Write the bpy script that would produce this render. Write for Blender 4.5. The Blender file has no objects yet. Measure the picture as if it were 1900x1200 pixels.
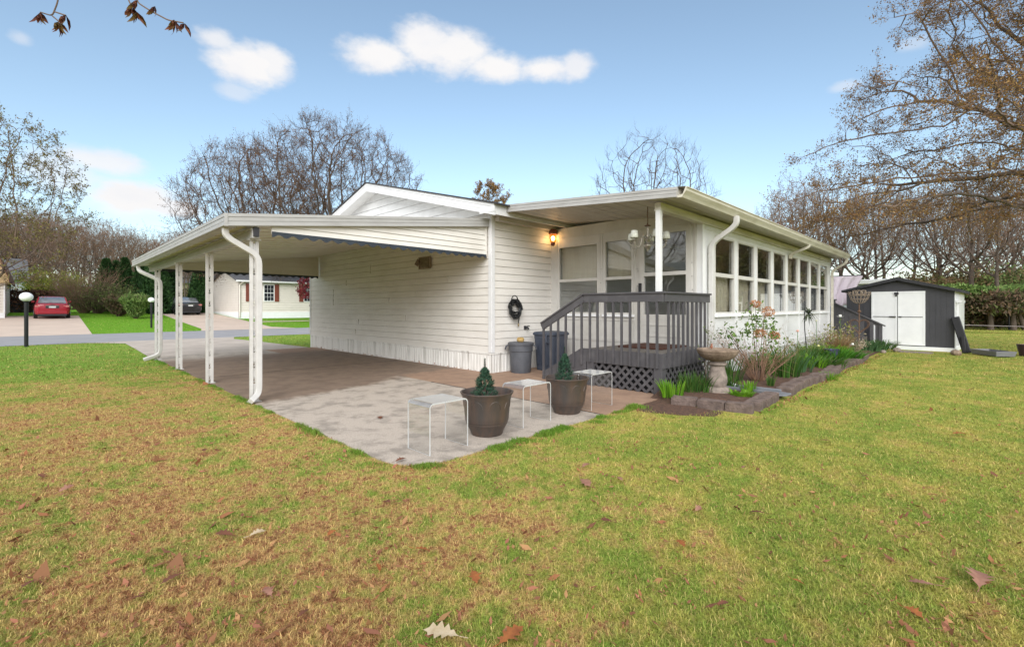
import bpy, math, random
import numpy as np
from mathutils import Vector, Matrix
R = math.radians
sc = bpy.context.scene
COL = sc.collection
rnd = random.Random(11)
LOC = {}

# ------------------------------------------------------------------ mesh helper
class MB:
    def __init__(s): s.v = []; s.f = []; s.m = []
    def add(s, vs, fs, mi=0):
        b = len(s.v); s.v += [tuple(v) for v in vs]
        for f in fs: s.f.append(tuple(i + b for i in f)); s.m.append(mi)
        return s
    def box(s, x0, x1, y0, y1, z0, z1, mi=0):
        return s.add([(x0,y0,z0),(x1,y0,z0),(x1,y1,z0),(x0,y1,z0),(x0,y0,z1),(x1,y0,z1),(x1,y1,z1),(x0,y1,z1)],
                     [(0,3,2,1),(4,5,6,7),(0,1,5,4),(1,2,6,5),(2,3,7,6),(3,0,4,7)], mi)
    def beam(s, p, q, w, h, up=(0,0,1), mi=0):
        p = Vector(p); q = Vector(q); d = (q-p).normalized(); u = Vector(up)
        sd = d.cross(u).normalized()*(w/2); u = sd.cross(d).normalized()*(h/2)
        vs = [p-sd-u, p+sd-u, p+sd+u, p-sd+u, q-sd-u, q+sd-u, q+sd+u, q-sd+u]
        return s.add(vs, [(0,1,2,3),(7,6,5,4),(0,4,5,1),(1,5,6,2),(2,6,7,3),(3,7,4,0)], mi)
    def tube(s, pts, r, n=8, mi=0, caps=True, rot=0.0):
        pts = [Vector(p) for p in pts]; k = len(pts)
        rs = r if isinstance(r, (list, tuple)) else [r]*k
        vs = []; a = None
        for i in range(k):
            t = (pts[min(i+1,k-1)] - pts[max(i-1,0)]).normalized()
            if a is None:
                a = t.cross(Vector((0,0,1))) if abs(t.z) < .95 else t.cross(Vector((0,1,0)))
            a = (a - t*a.dot(t)).normalized(); b = t.cross(a)
            for j in range(n):
                an = 2*math.pi*j/n + rot
                vs.append(pts[i] + a*(math.cos(an)*rs[i]) + b*(math.sin(an)*rs[i]))
        fs = [(i*n+j, i*n+(j+1)%n, (i+1)*n+(j+1)%n, (i+1)*n+j) for i in range(k-1) for j in range(n)]
        if caps: fs += [tuple(range(n))[::-1], tuple((k-1)*n+j for j in range(n))]
        return s.add(vs, fs, mi)
    def lathe(s, prof, c=(0,0,0), n=28, mi=0, squash=1.0, caps=True):
        vs = [(c[0]+r*math.cos(2*math.pi*j/n), c[1]+r*squash*math.sin(2*math.pi*j/n), c[2]+z) for r, z in prof for j in range(n)]
        k = len(prof)
        fs = [(i*n+j, i*n+(j+1)%n, (i+1)*n+(j+1)%n, (i+1)*n+j) for i in range(k-1) for j in range(n)]
        if caps: fs += [tuple(range(n))[::-1], tuple((k-1)*n+j for j in range(n))]
        return s.add(vs, fs, mi)
    def prism(s, poly, axis, a0, a1, mi=0):
        n = len(poly)
        def P(p, a):
            return {'x': (a, p[0], p[1]), 'y': (p[0], a, p[1]), 'z': (p[0], p[1], a)}[axis]
        vs = [P(p, a0) for p in poly] + [P(p, a1) for p in poly]
        fs = [tuple(range(n))[::-1], tuple(range(n, 2*n))] + [(i, (i+1)%n, n+(i+1)%n, n+i) for i in range(n)]
        return s.add(vs, fs, mi)
    def ball(s, c, rx, ry, rz, n=14, m=9, mi=0):
        prof = [(math.sin(math.pi*i/m), -math.cos(math.pi*i/m)) for i in range(m+1)]
        vs = [(c[0]+rx*max(r,1e-4)*math.cos(2*math.pi*j/n), c[1]+ry*max(r,1e-4)*math.sin(2*math.pi*j/n), c[2]+rz*z) for r, z in prof for j in range(n)]
        fs = [(i*n+j, i*n+(j+1)%n, (i+1)*n+(j+1)%n, (i+1)*n+j) for i in range(m) for j in range(n)]
        return s.add(vs, fs, mi)
    def build(s, name, mats, parent=None, smooth=False, bevel=0.0, seg=2, solid=0.0):
        me = bpy.data.meshes.new(name)
        if parent is not None: off = LOC.get(parent.name, (0,0,0))
        else:
            xs = [v[0] for v in s.v]; ys = [v[1] for v in s.v]; zs = [v[2] for v in s.v]
            off = ((min(xs)+max(xs))/2, (min(ys)+max(ys))/2, min(zs))
        me.from_pydata([(v[0]-off[0], v[1]-off[1], v[2]-off[2]) for v in s.v], [], s.f)
        for m in (mats if isinstance(mats, (list, tuple)) else [mats]): me.materials.append(m)
        me.polygons.foreach_set('material_index', s.m)
        if smooth: me.polygons.foreach_set('use_smooth', [True]*len(s.f))
        me.update()
        o = bpy.data.objects.new(name, me); COL.objects.link(o)
        if parent is not None: o.parent = parent; LOC[o.name] = off
        else: o.location = off; LOC[o.name] = off
        if solid:
            md = o.modifiers.new('thickness', 'SOLIDIFY'); md.thickness = solid; md.offset = 0
        if bevel:
            md = o.modifiers.new('bevel', 'BEVEL'); md.width = bevel; md.segments = seg; md.limit_method = 'ANGLE'; md.angle_limit = R(35)
        if smooth:
            try: me.set_sharp_from_angle(angle=R(42))
            except Exception: pass
        return o

def thing(name, label, cat, loc=(0,0,0), group=None, rotz=0):
    o = bpy.data.objects.new(name, None); COL.objects.link(o); o.location = loc; o.rotation_euler = (0,0,rotz)
    o.empty_display_size = .2
    o['label'] = label; o['category'] = cat
    if group: o['group'] = group
    LOC[o.name] = tuple(loc)
    return o
def tag(o, label, cat, group=None):
    o['label'] = label; o['category'] = cat
    if group: o['group'] = group
    return o
def kind(o, k, label=None):
    o['kind'] = k
    if label: o['label'] = label
    return o
def dup(root, loc=None, rotz=0, scale=1, label=None):
    """a copy of a thing with copies of its parts and sub-parts"""
    def cp(o, par):
        c = o.copy(); COL.objects.link(c)
        if par is not None: c.parent = par
        for ch in list(o.children): cp(ch, c)
        return c
    r = cp(root, None)
    if loc is not None: r.location = loc
    r.rotation_euler = (0,0,rotz); r.scale = (scale,)*3 if not isinstance(scale, tuple) else scale
    if label: r['label'] = label
    return r

def np_mesh(name, verts, faces, mats, parent=None, mi=None, attrs=None, smooth=False):
    """verts (N,3), faces (M,k) all the same size k"""
    verts = np.asarray(verts, np.float32); faces = np.asarray(faces, np.int32)
    me = bpy.data.meshes.new(name); n, k = faces.shape
    off = LOC.get(parent.name, (0,0,0)) if parent is not None else (0,0,0)
    me.vertices.add(len(verts)); me.vertices.foreach_set('co', (verts - np.array(off, np.float32)).ravel())
    me.loops.add(n*k); me.loops.foreach_set('vertex_index', faces.ravel())
    me.polygons.add(n); me.polygons.foreach_set('loop_start', np.arange(0, n*k, k, dtype=np.int32))
    try: me.polygons.foreach_set('loop_total', np.full(n, k, np.int32))
    except Exception: pass
    for m in (mats if isinstance(mats, (list, tuple)) else [mats]): me.materials.append(m)
    if mi is not None: me.polygons.foreach_set('material_index', np.asarray(mi, np.int32))
    if smooth: me.polygons.foreach_set('use_smooth', np.ones(n, bool))
    for an, data in (attrs or {}).items():
        a = me.attributes.new(an, 'FLOAT_COLOR', 'POINT'); a.data.foreach_set('color', np.asarray(data, np.float32).ravel())
    me.update(calc_edges=True)
    o = bpy.data.objects.new(name, me); COL.objects.link(o)
    if parent is not None: o.parent = parent; LOC[o.name] = off
    return o

# ------------------------------------------------------------------ materials
def nodes(m):
    m.use_nodes = True; nt = m.node_tree; return nt, nt.nodes, nt.links
def mat(name, col, rough=.6, var=.0, vs=6.0, col2=None, bump=0.0, bs=60.0, metal=0.0, spec=.4, stretch=None, world=False, trans=0.0, fac=(.35,.7)):
    """principled material: base colour mottled with a second colour by noise, and a bump"""
    m = bpy.data.materials.new(name); nt, N, L = nodes(m)
    b = N['Principled BSDF']; b.inputs['Roughness'].default_value = rough; b.inputs['Metallic'].default_value = metal
    b.inputs['Specular IOR Level'].default_value = spec
    b.inputs['Base Color'].default_value = (*col, 1)
    if world: g = N.new('ShaderNodeNewGeometry'); src = g.outputs['Position']
    else: g = N.new('ShaderNodeTexCoord'); src = g.outputs['Object']
    if stretch:
        mp = N.new('ShaderNodeMapping'); mp.inputs['Scale'].default_value = stretch; L.new(src, mp.inputs['Vector']); src = mp.outputs['Vector']
    if var > 0 or col2:
        n = N.new('ShaderNodeTexNoise'); n.inputs['Scale'].default_value = vs; n.inputs['Detail'].default_value = 6; n.inputs['Roughness'].default_value = .65
        L.new(src, n.inputs['Vector'])
        rp = N.new('ShaderNodeMapRange'); rp.inputs['From Min'].default_value = fac[0]; rp.inputs['From Max'].default_value = fac[1]
        L.new(n.outputs['Fac'], rp.inputs['Value'])
        mx = N.new('ShaderNodeMix'); mx.data_type = 'RGBA'
        mx.inputs['A'].default_value = (*col, 1)
        c2 = col2 if col2 else tuple(c*(1-var) for c in col)
        mx.inputs['B'].default_value = (*c2, 1)
        L.new(rp.outputs['Result'], mx.inputs['Factor']); L.new(mx.outputs['Result'], b.inputs['Base Color'])
    if bump > 0:
        n2 = N.new('ShaderNodeTexNoise'); n2.inputs['Scale'].default_value = bs; n2.inputs['Detail'].default_value = 5
        L.new(src, n2.inputs['Vector'])
        bp = N.new('ShaderNodeBump'); bp.inputs['Strength'].default_value = bump; bp.inputs['Distance'].default_value = .02
        L.new(n2.outputs['Fac'], bp.inputs['Height']); L.new(bp.outputs['Normal'], b.inputs['Normal'])
    if trans > 0:
        t = N.new('ShaderNodeBsdfTranslucent'); t.inputs['Color'].default_value = (*[min(1, c*1.3) for c in col], 1)
        ms = N.new('ShaderNodeMixShader'); ms.inputs['Fac'].default_value = trans
        out = [x for x in N if x.type == 'OUTPUT_MATERIAL'][0]
        L.new(b.outputs['BSDF'], ms.inputs[1]); L.new(t.outputs['BSDF'], ms.inputs[2]); L.new(ms.outputs['Shader'], out.inputs['Surface'])
    return m
def foliage(name, cols, rough=.6, trans=.25, spec=.2):
    """leaf material: each leaf picks one of the colours at random"""
    m = bpy.data.materials.new(name); nt, N, L = nodes(m); b = N['Principled BSDF']
    b.inputs['Roughness'].default_value = rough; b.inputs['Specular IOR Level'].default_value = spec
    a = N.new('ShaderNodeNewGeometry'); cr = N.new('ShaderNodeValToRGB'); cr.color_ramp.interpolation = 'CONSTANT'
    while len(cr.color_ramp.elements) < len(cols): cr.color_ramp.elements.new(.5)
    for i, c in enumerate(cols):
        cr.color_ramp.elements[i].position = i/len(cols); cr.color_ramp.elements[i].color = (*c, 1)
    L.new(a.outputs['Random Per Island'], cr.inputs['Fac']); L.new(cr.outputs['Color'], b.inputs['Base Color'])
    if trans:
        t = N.new('ShaderNodeBsdfTranslucent'); L.new(cr.outputs['Color'], t.inputs['Color'])
        ms = N.new('ShaderNodeMixShader'); ms.inputs['Fac'].default_value = trans
        out = [x for x in N if x.type == 'OUTPUT_MATERIAL'][0]
        L.new(b.outputs['BSDF'], ms.inputs[1]); L.new(t.outputs['BSDF'], ms.inputs[2]); L.new(ms.outputs['Shader'], out.inputs['Surface'])
    return m
def glass_mat(name, tint=(.75,.78,.8), ior=1.55, rough=0.0, gain=1.0):
    m = bpy.data.materials.new(name); nt, N, L = nodes(m); N.remove(N['Principled BSDF'])
    out = [x for x in N if x.type == 'OUTPUT_MATERIAL'][0]
    t = N.new('ShaderNodeBsdfTransparent'); t.inputs['Color'].default_value = (*tint, 1)
    g = N.new('ShaderNodeBsdfGlossy'); g.inputs['Roughness'].default_value = rough
    f = N.new('ShaderNodeFresnel'); gb = N.new('ShaderNodeNewGeometry'); mr = N.new('ShaderNodeMapRange')
    mr.inputs['To Min'].default_value = ior; mr.inputs['To Max'].default_value = 1/ior      # a thin sheet reflects alike from both sides
    L.new(gb.outputs['Backfacing'], mr.inputs['Value']); L.new(mr.outputs['Result'], f.inputs['IOR'])
    mu = N.new('ShaderNodeMath'); mu.operation = 'MULTIPLY'; mu.use_clamp = True; mu.inputs[1].default_value = gain
    ms = N.new('ShaderNodeMixShader')
    L.new(f.outputs['Fac'], mu.inputs[0]); L.new(mu.outputs[0], ms.inputs['Fac'])
    L.new(t.outputs['BSDF'], ms.inputs[1]); L.new(g.outputs['BSDF'], ms.inputs[2]); L.new(ms.outputs['Shader'], out.inputs['Surface'])
    return m
def emit(name, col, st):
    m = bpy.data.materials.new(name); nt, N, L = nodes(m); b = N['Principled BSDF']
    b.inputs['Base Color'].default_value = (*col, 1); b.inputs['Emission Color'].default_value = (*col, 1); b.inputs['Emission Strength'].default_value = st
    return m

W = {}
W['siding'] = mat('white vinyl siding', (.735,.71,.67), .45, col2=(.65,.62,.575), vs=1.3, bump=.08, bs=35, stretch=(1,1,3))
W['trim'] = mat('white painted trim', (.71,.715,.72), .5, col2=(.60,.60,.60), vs=3, bump=.05, bs=60, fac=(.45,.85))
W['skirt'] = mat('white ribbed skirting with grime', (.74,.73,.70), .5, col2=(.42,.40,.37), vs=2.2, stretch=(3,3,.3), fac=(.50,.70))
W['dimtrim'] = mat('white sunroom panel greyed for shade', (.60,.585,.555), .5, col2=(.48,.46,.42), vs=2.5, bump=.05, bs=50, fac=(.42,.8), stretch=(1,1,.5))  # darker copy of the trim, porch shade put into its colour
W['spout'] = mat('greyed white downspout', (.60,.59,.575), .4, col2=(.48,.465,.44), vs=4, fac=(.4,.8))
W['alu'] = mat('weathered white aluminium', (.42,.415,.405), .42, col2=(.32,.31,.295), vs=2.0, stretch=(1,1,4), fac=(.4,.8), spec=.5)
W['pan'] = mat('aluminium roof pan', (.77,.75,.715), .4, col2=(.68,.645,.59), vs=1.0, fac=(.35,.75))
W['ceil'] = mat('tan patio ceiling', (.52,.485,.43), .55, col2=(.42,.38,.32), vs=1.5, fac=(.4,.8))
W['gutter'] = mat('aged cream gutter', (.62,.59,.51), .45, col2=(.36,.32,.22), vs=1.2, stretch=(1,4,6), fac=(.45,.85))
W['shingle'] = mat('dark asphalt shingle', (.045,.045,.05), .9, var=.4, vs=8, bump=.4, bs=60)
W['grey'] = mat('charcoal deck paint', (.075,.072,.078), .55, col2=(.13,.125,.13), vs=5, bump=.12, bs=40, fac=(.5,.85))
W['greytop'] = mat('worn grey decking', (.20,.18,.16), .7, col2=(.12,.105,.095), vs=5, bump=.2, bs=30, stretch=(1,6,1))
W['dark'] = mat('dark metal and infill', (.03,.03,.035), .6)  # near black tone for metal parts and solid infill
W['scallop'] = mat('navy scalloped trim', (.035,.045,.06), .5, var=.3, vs=9)
W['glass'] = glass_mat('window glass', (.95,.96,.96), 1.5, 0, 1.7)
W['glassfar'] = mat('dark far window glass', (.02,.024,.03), .08, spec=.7)
W['insul'] = mat('plain interior panel', (.64,.61,.565), .8)
W['brass'] = mat('aged brass', (.42,.33,.18), .35, col2=(.25,.19,.10), vs=20, metal=.8)
W['pewter'] = mat('pewter metal', (.46,.43,.37), .38, col2=(.25,.22,.18), vs=25, metal=.65)
W['shade'] = mat('off white lamp shade', (.62,.63,.56), .8, col2=(.48,.48,.42), vs=20)
W['black'] = mat('black rubber', (.012,.012,.014), .5)
W['bin'] = mat('grey plastic bin', (.075,.08,.093), .55, col2=(.105,.11,.125), vs=5, bump=.05, bs=50)
W['bin2'] = mat('dark blue grey plastic bin', (.045,.055,.08), .55, col2=(.07,.08,.105), vs=5)
W['pot'] = mat('bronze resin planter', (.048,.041,.038), .42, col2=(.098,.062,.046), vs=3.5, bump=.1, bs=70, stretch=(4,4,.5), spec=.5)
W['soil'] = mat('potting soil', (.035,.03,.028), .95, var=.5, vs=40, bump=.8, bs=70)
W['mulch'] = mat('bark mulch', (.14,.075,.05), .95, col2=(.055,.035,.026), vs=18, bump=1.0, bs=45, world=True)
W['stone'] = mat('grey brown edging block', (.185,.135,.115), .9, col2=(.075,.056,.05), vs=9, bump=.7, bs=45)
W['conc'] = mat('weathered cast concrete', (.30,.225,.165), .9, col2=(.12,.085,.06), vs=7, bump=.5, bs=55, stretch=(1,1,.6))
W['conc2'] = mat('lichened cast concrete', (.33,.27,.23), .9, col2=(.15,.125,.105), vs=9, bump=.5, bs=55)
W['shedgrey'] = mat('dark grey shed cladding', (.05,.05,.057), .6, col2=(.06,.06,.068), vs=3, bump=.06, bs=30)
W['shedroof'] = mat('shed roof felt', (.05,.05,.056), .85, var=.3, vs=10, bump=.3)
W['white'] = mat('bright white paint', (.86,.87,.885), .5, col2=(.80,.81,.83), vs=3, bump=.04)
W['cloth'] = mat('pale lilac dust sheet', (.74,.66,.72), .9, col2=(.66,.58,.64), vs=3)
W['curtain'] = mat('cream curtain fabric', (.82,.76,.62), .9, col2=(.70,.62,.48), vs=2, trans=.35, stretch=(5,5,.5))
W['curtainw'] = mat('white curtain fabric', (.84,.84,.83), .9, col2=(.76,.76,.74), vs=2, trans=.35)
W['blue'] = mat('bright blue plastic', (.03,.12,.45), .45)
W['bark'] = mat('grey brown bark', (.125,.095,.075), .95, col2=(.065,.05,.04), vs=4, bump=.8, bs=14, stretch=(3,3,.6))
W['twig'] = mat('thin brown twigs', (.19,.132,.098), .9, col2=(.105,.075,.057), vs=1.5)
W['twigred'] = mat('reddish brown twigs', (.23,.155,.12), .9, col2=(.14,.095,.075), vs=1.0)
W['twigoak'] = mat('dark oak twigs', (.125,.078,.055), .9, col2=(.07,.045,.034), vs=1.5)
W['twigtan'] = mat('tan brown twigs', (.30,.20,.135), .9, col2=(.19,.125,.085), vs=1.5)
W['hose'] = mat('black garden hose', (.012,.013,.014), .38, spec=.5)
W['lampblack'] = mat('black lamp post paint', (.012,.012,.014), .5)
W['globe'] = mat('white opal globe', (.84,.85,.86), .25, spec=.5)
W['shutter'] = mat('red brown shutter', (.22,.06,.038), .6, var=.25, vs=8)
W['farsiding'] = mat('cream far siding', (.74,.69,.63), .6, var=.08, vs=2)
W['fargrey'] = mat('blue grey far siding', (.42,.46,.50), .6, var=.1, vs=2)
W['farroof'] = mat('grey far roof', (.13,.135,.15), .9, var=.25, vs=5)
W['tan'] = mat('tan painted gable', (.55,.40,.22), .7, var=.2, vs=3)
W['rust'] = mat('rust brown roof edge', (.17,.065,.045), .8, var=.3, vs=5)
W['chrome'] = mat('chrome trim', (.75,.75,.76), .15, metal=1)
W['tyre'] = mat('tyre rubber', (.015,.015,.015), .8)
W['taillight'] = mat('red tail light lens', (.42,.09,.08), .15, col2=(.6,.3,.28), vs=9)
W['plate'] = mat('pale number plate', (.62,.63,.64), .4)
W['carglass'] = mat('car glass', (.30,.32,.34), .05, metal=.55, spec=.9)
W['redcar'] = mat('red car paint', (.30,.008,.022), .22, spec=.6)
W['blackcar'] = mat('black car paint', (.016,.015,.018), .2, spec=.6)
W['wire'] = mat('rusty wire', (.20,.12,.08), .7, metal=.3, var=.4, vs=20)
W['wirew'] = mat('white painted wire', (.62,.58,.52), .6, var=.3, vs=20)
W['gourd'] = mat('tan gourd skin', (.42,.28,.10), .6, col2=(.2,.12,.05), vs=14, fac=(.5,.7))
W['mat'] = mat('brown coir doormat', (.11,.045,.03), .95, var=.5, vs=60, bump=.6, bs=150)
W['slate'] = mat('blue grey splash block', (.15,.16,.18), .6, col2=(.22,.23,.25), vs=6)
W['trough'] = mat('grey plastic trough', (.21,.21,.225), .6, var=.2, vs=6)
# acrylic: clear faces, edges coloured whitish for the light they catch
W['acr'] = glass_mat('clear acrylic sheet', (.985,.988,.987), 1.49, 0, 1.0)
W['acredge'] = mat('acrylic edge painted bright', (.86,.88,.88), .2, spec=.6, trans=.5)

# ------------------------------------------------------------------ lawn colour, shared by the ground and the blades
def lawn_group():
    g = bpy.data.node_groups.new('lawn colour', 'ShaderNodeTree')
    g.interface.new_socket('Color', in_out='OUTPUT', socket_type='NodeSocketColor')
    g.interface.new_socket('Dry', in_out='OUTPUT', socket_type='NodeSocketFloat')
    N, L = g.nodes, g.links; out = N.new('NodeGroupOutput'); p = N.new('ShaderNodeNewGeometry')
    def noise(s, d=4, off=0.0):
        mp = N.new('ShaderNodeVectorMath'); mp.operation = 'ADD'; mp.inputs[1].default_value = (off, off*.7, 0); L.new(p.outputs['Position'], mp.inputs[0])
        n = N.new('ShaderNodeTexNoise'); n.inputs['Scale'].default_value = s; n.inputs['Detail'].default_value = d; n.inputs['Roughness'].default_value = .62
        L.new(mp.outputs[0], n.inputs['Vector']); return n.outputs['Fac']
    def math_(op, a, b=None, clamp=False):
        m = N.new('ShaderNodeMath'); m.operation = op; m.use_clamp = clamp
        for i, x in enumerate((a, b)):
            if x is None: continue
            if isinstance(x, (int, float)): m.inputs[i].default_value = x
            else: L.new(x, m.inputs[i])
        return m.outputs[0]
    def rng(x, a, b, lo=0, hi=1):
        m = N.new('ShaderNodeMapRange'); m.interpolation_type = 'SMOOTHSTEP'
        for k, v in (('From Min',a),('From Max',b),('To Min',lo),('To Max',hi)): m.inputs[k].default_value = v
        L.new(x, m.inputs['Value']); return m.outputs['Result']
    def mix(f, a, b):
        m = N.new('ShaderNodeMix'); m.data_type = 'RGBA'; L.new(f, m.inputs['Factor'])
        for k, c in (('A',a),('B',b)):
            if isinstance(c, tuple): m.inputs[k].default_value = (*c, 1)
            else: L.new(c, m.inputs[k])
        return m.outputs['Result']
    sp = N.new('ShaderNodeSeparateXYZ'); L.new(p.outputs['Position'], sp.inputs[0])
    across = math_('SUBTRACT', sp.outputs['X'], sp.outputs['Y'])          # towards the side yard
    n_big, n_mid, n_sml, n_fine, n_tuft = noise(.42, 3), noise(1.5, 5, 7), noise(6, 5, 3), noise(55, 3, 1), noise(22, 3, 5)
    side = rng(across, -1.8, 2.6)                                         # side yard is greener
    street = rng(sp.outputs['Y'], 8.5, 15.0)                              # so is the grass by the street
    green = math_('MAXIMUM', side, street)
    dry = math_('ADD', math_('MULTIPLY', n_big, .35), math_('MULTIPLY', n_mid, .60))
    dry = math_('ADD', dry, math_('MULTIPLY', n_sml, .75))
    dry = math_('ADD', dry, math_('MULTIPLY', n_tuft, .5))
    dry = math_('SUBTRACT', dry, math_('MULTIPLY', green, .19))
    across_far = rng(sp.outputs['Y'], 31.0, 32.5)                         # the lush lawn over the road
    dry = math_('SUBTRACT', dry, math_('MULTIPLY', across_far, .6))
    f = rng(dry, .93, 1.22)
    c = mix(rng(math_('ADD', math_('MULTIPLY', n_mid, .5), math_('MULTIPLY', n_sml, .5)), .40, .62), (.225,.315,.050), (.50,.43,.105))         # green to yellow green
    c = mix(rng(n_sml, .50, .70), c, (.15,.255,.032))
    c = mix(f, c, (.60,.385,.17))                                       # dry thatch
    c = mix(rng(math_('MULTIPLY', f, n_tuft), .38, .58), c, (.35,.16,.08))    # reddish litter
    c = mix(math_('MULTIPLY', street, math_('SUBTRACT', .75, f), True), c, (.17,.34,.04))
    c = mix(across_far, c, (.14,.34,.022))
    c = mix(rng(n_fine, .35, .75, 0, .5), c, (.12,.115,.03))
    L.new(c, out.inputs['Color']); L.new(f, out.inputs['Dry'])
    return g
LAWN = lawn_group()
def lawn_mat():
    m = bpy.data.materials.new('lawn ground'); nt, N, L = nodes(m); b = N['Principled BSDF']; b.inputs['Roughness'].default_value = .95; b.inputs['Specular IOR Level'].default_value = .1
    g = N.new('ShaderNodeGroup'); g.node_tree = LAWN; L.new(g.outputs['Color'], b.inputs['Base Color'])
    n = N.new('ShaderNodeTexNoise'); n.inputs['Scale'].default_value = 45; n.inputs['Detail'].default_value = 6
    p = N.new('ShaderNodeNewGeometry'); L.new(p.outputs['Position'], n.inputs['Vector'])
    bp = N.new('ShaderNodeBump'); bp.inputs['Strength'].default_value = .9; bp.inputs['Distance'].default_value = .03
    L.new(n.outputs['Fac'], bp.inputs['Height']); L.new(bp.outputs['Normal'], b.inputs['Normal'])
    return m
def blade_mat():
    m = bpy.data.materials.new('grass blades'); nt, N, L = nodes(m); b = N['Principled BSDF']; b.inputs['Roughness'].default_value = .55; b.inputs['Specular IOR Level'].default_value = .25
    g = N.new('ShaderNodeGroup'); g.node_tree = LAWN
    a = N.new('ShaderNodeAttribute'); a.attribute_name = 'tint'
    s = N.new('ShaderNodeSeparateColor'); L.new(a.outputs['Color'], s.inputs['Color'])
    mx = N.new('ShaderNodeMix'); mx.data_type = 'RGBA'; mx.inputs['B'].default_value = (.60,.46,.18,1)
    L.new(s.outputs['Green'], mx.inputs['Factor']); L.new(g.outputs['Color'], mx.inputs['A'])
    mg = N.new('ShaderNodeMix'); mg.data_type = 'RGBA'; mg.inputs['B'].default_value = (.13,.31,.025,1)
    L.new(s.outputs['Blue'], mg.inputs['Factor']); L.new(mx.outputs['Result'], mg.inputs['A'])
    hv = N.new('ShaderNodeHueSaturation'); L.new(mg.outputs['Result'], hv.inputs['Color']); L.new(s.outputs['Red'], hv.inputs['Value'])
    L.new(hv.outputs['Color'], b.inputs['Base Color'])
    t = N.new('ShaderNodeBsdfTranslucent'); L.new(hv.outputs['Color'], t.inputs['Color'])
    ms = N.new('ShaderNodeMixShader'); ms.inputs['Fac'].default_value = .3
    out = [x for x in N if x.type == 'OUTPUT_MATERIAL'][0]
    L.new(b.outputs['BSDF'], ms.inputs[1]); L.new(t.outputs['BSDF'], ms.inputs[2]); L.new(ms.outputs['Shader'], out.inputs['Surface'])
    return m
W['lawn'] = lawn_mat(); W['blade'] = blade_mat()

def slab_mat():
    """carport slab: brown iron stain under the roof and by the house, pale worn aggregate in front"""
    m = bpy.data.materials.new('stained concrete slab'); nt, N, L = nodes(m); b = N['Principled BSDF']; b.inputs['Roughness'].default_value = .85
    p = N.new('ShaderNodeNewGeometry'); sp = N.new('ShaderNodeSeparateXYZ'); L.new(p.outputs['Position'], sp.inputs[0])
    def noise(s, d=5):
        n = N.new('ShaderNodeTexNoise'); n.inputs['Scale'].default_value = s; n.inputs['Detail'].default_value = d; n.inputs['Roughness'].default_value = .65; L.new(p.outputs['Position'], n.inputs['Vector']); return n.outputs['Fac']
    def mt(op, a, bb):
        x = N.new('ShaderNodeMath'); x.operation = op
        for i, v in enumerate((a, bb)):
            if isinstance(v, (int, float)): x.inputs[i].default_value = v
            else: L.new(v, x.inputs[i])
        return x.outputs[0]
    def rng(x, a, c, lo=0, hi=1):
        q = N.new('ShaderNodeMapRange'); q.interpolation_type = 'SMOOTHSTEP'
        for k, v in (('From Min',a),('From Max',c),('To Min',lo),('To Max',hi)): q.inputs[k].default_value = v
        L.new(x, q.inputs['Value']); return q.outputs['Result']
    def mix(f, a, c):
        q = N.new('ShaderNodeMix'); q.data_type = 'RGBA'; L.new(f, q.inputs['Factor'])
        for k, v in (('A',a),('B',c)):
            if isinstance(v, tuple): q.inputs[k].default_value = (*v, 1)
            else: L.new(v, q.inputs[k])
        return q.outputs['Result']
    n1, n2, n3, n4 = noise(.8), noise(3.2), noise(60, 3), noise(130, 2)
    wob = mt('MULTIPLY', mt('SUBTRACT', n1, .5), 1.6)
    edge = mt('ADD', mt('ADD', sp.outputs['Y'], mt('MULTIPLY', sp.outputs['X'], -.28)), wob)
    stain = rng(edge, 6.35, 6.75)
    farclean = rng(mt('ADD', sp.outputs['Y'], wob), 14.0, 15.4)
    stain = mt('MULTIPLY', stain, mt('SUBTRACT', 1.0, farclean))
    house = rng(sp.outputs['X'], 5.03, 5.06)
    n5 = noise(75, 4)
    pale = mix(rng(n5, .40, .60), (.52,.455,.39), (.32,.27,.225))
    pale = mix(rng(n4, .35, .65, 0, .5), pale, (.50,.43,.37))
    pale = mix(rng(n2, .45, .66, 0, .8), pale, (.23,.20,.17))
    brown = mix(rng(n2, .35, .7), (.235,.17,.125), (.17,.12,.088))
    red = mix(rng(n2, .38, .66), (.34,.22,.15), (.26,.165,.115))
    red = mix(rng(n3, .5, .7, 0, .5), red, (.36,.25,.18))
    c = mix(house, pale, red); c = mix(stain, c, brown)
    c = mix(rng(n4, .55, .8, 0, .35), c, (.10,.08,.065))
    L.new(c, b.inputs['Base Color'])
    bp = N.new('ShaderNodeBump'); bp.inputs['Strength'].default_value = .35; bp.inputs['Distance'].default_value = .01
    L.new(n3, bp.inputs['Height']); L.new(bp.outputs['Normal'], b.inputs['Normal'])
    return m
W['slab'] = slab_mat()
W['drive'] = mat('pale concrete drive', (.50,.44,.385), .9, col2=(.36,.31,.27), vs=1.2, bump=.2, bs=60, world=True)
W['drivef'] = mat('pinkish concrete drive', (.58,.475,.40), .9, col2=(.50,.405,.34), vs=.8, bump=.2, bs=60, world=True)
W['road'] = mat('old grey asphalt', (.31,.31,.33), .9, col2=(.26,.26,.275), vs=1.0, bump=.2, bs=80, world=True)

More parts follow.
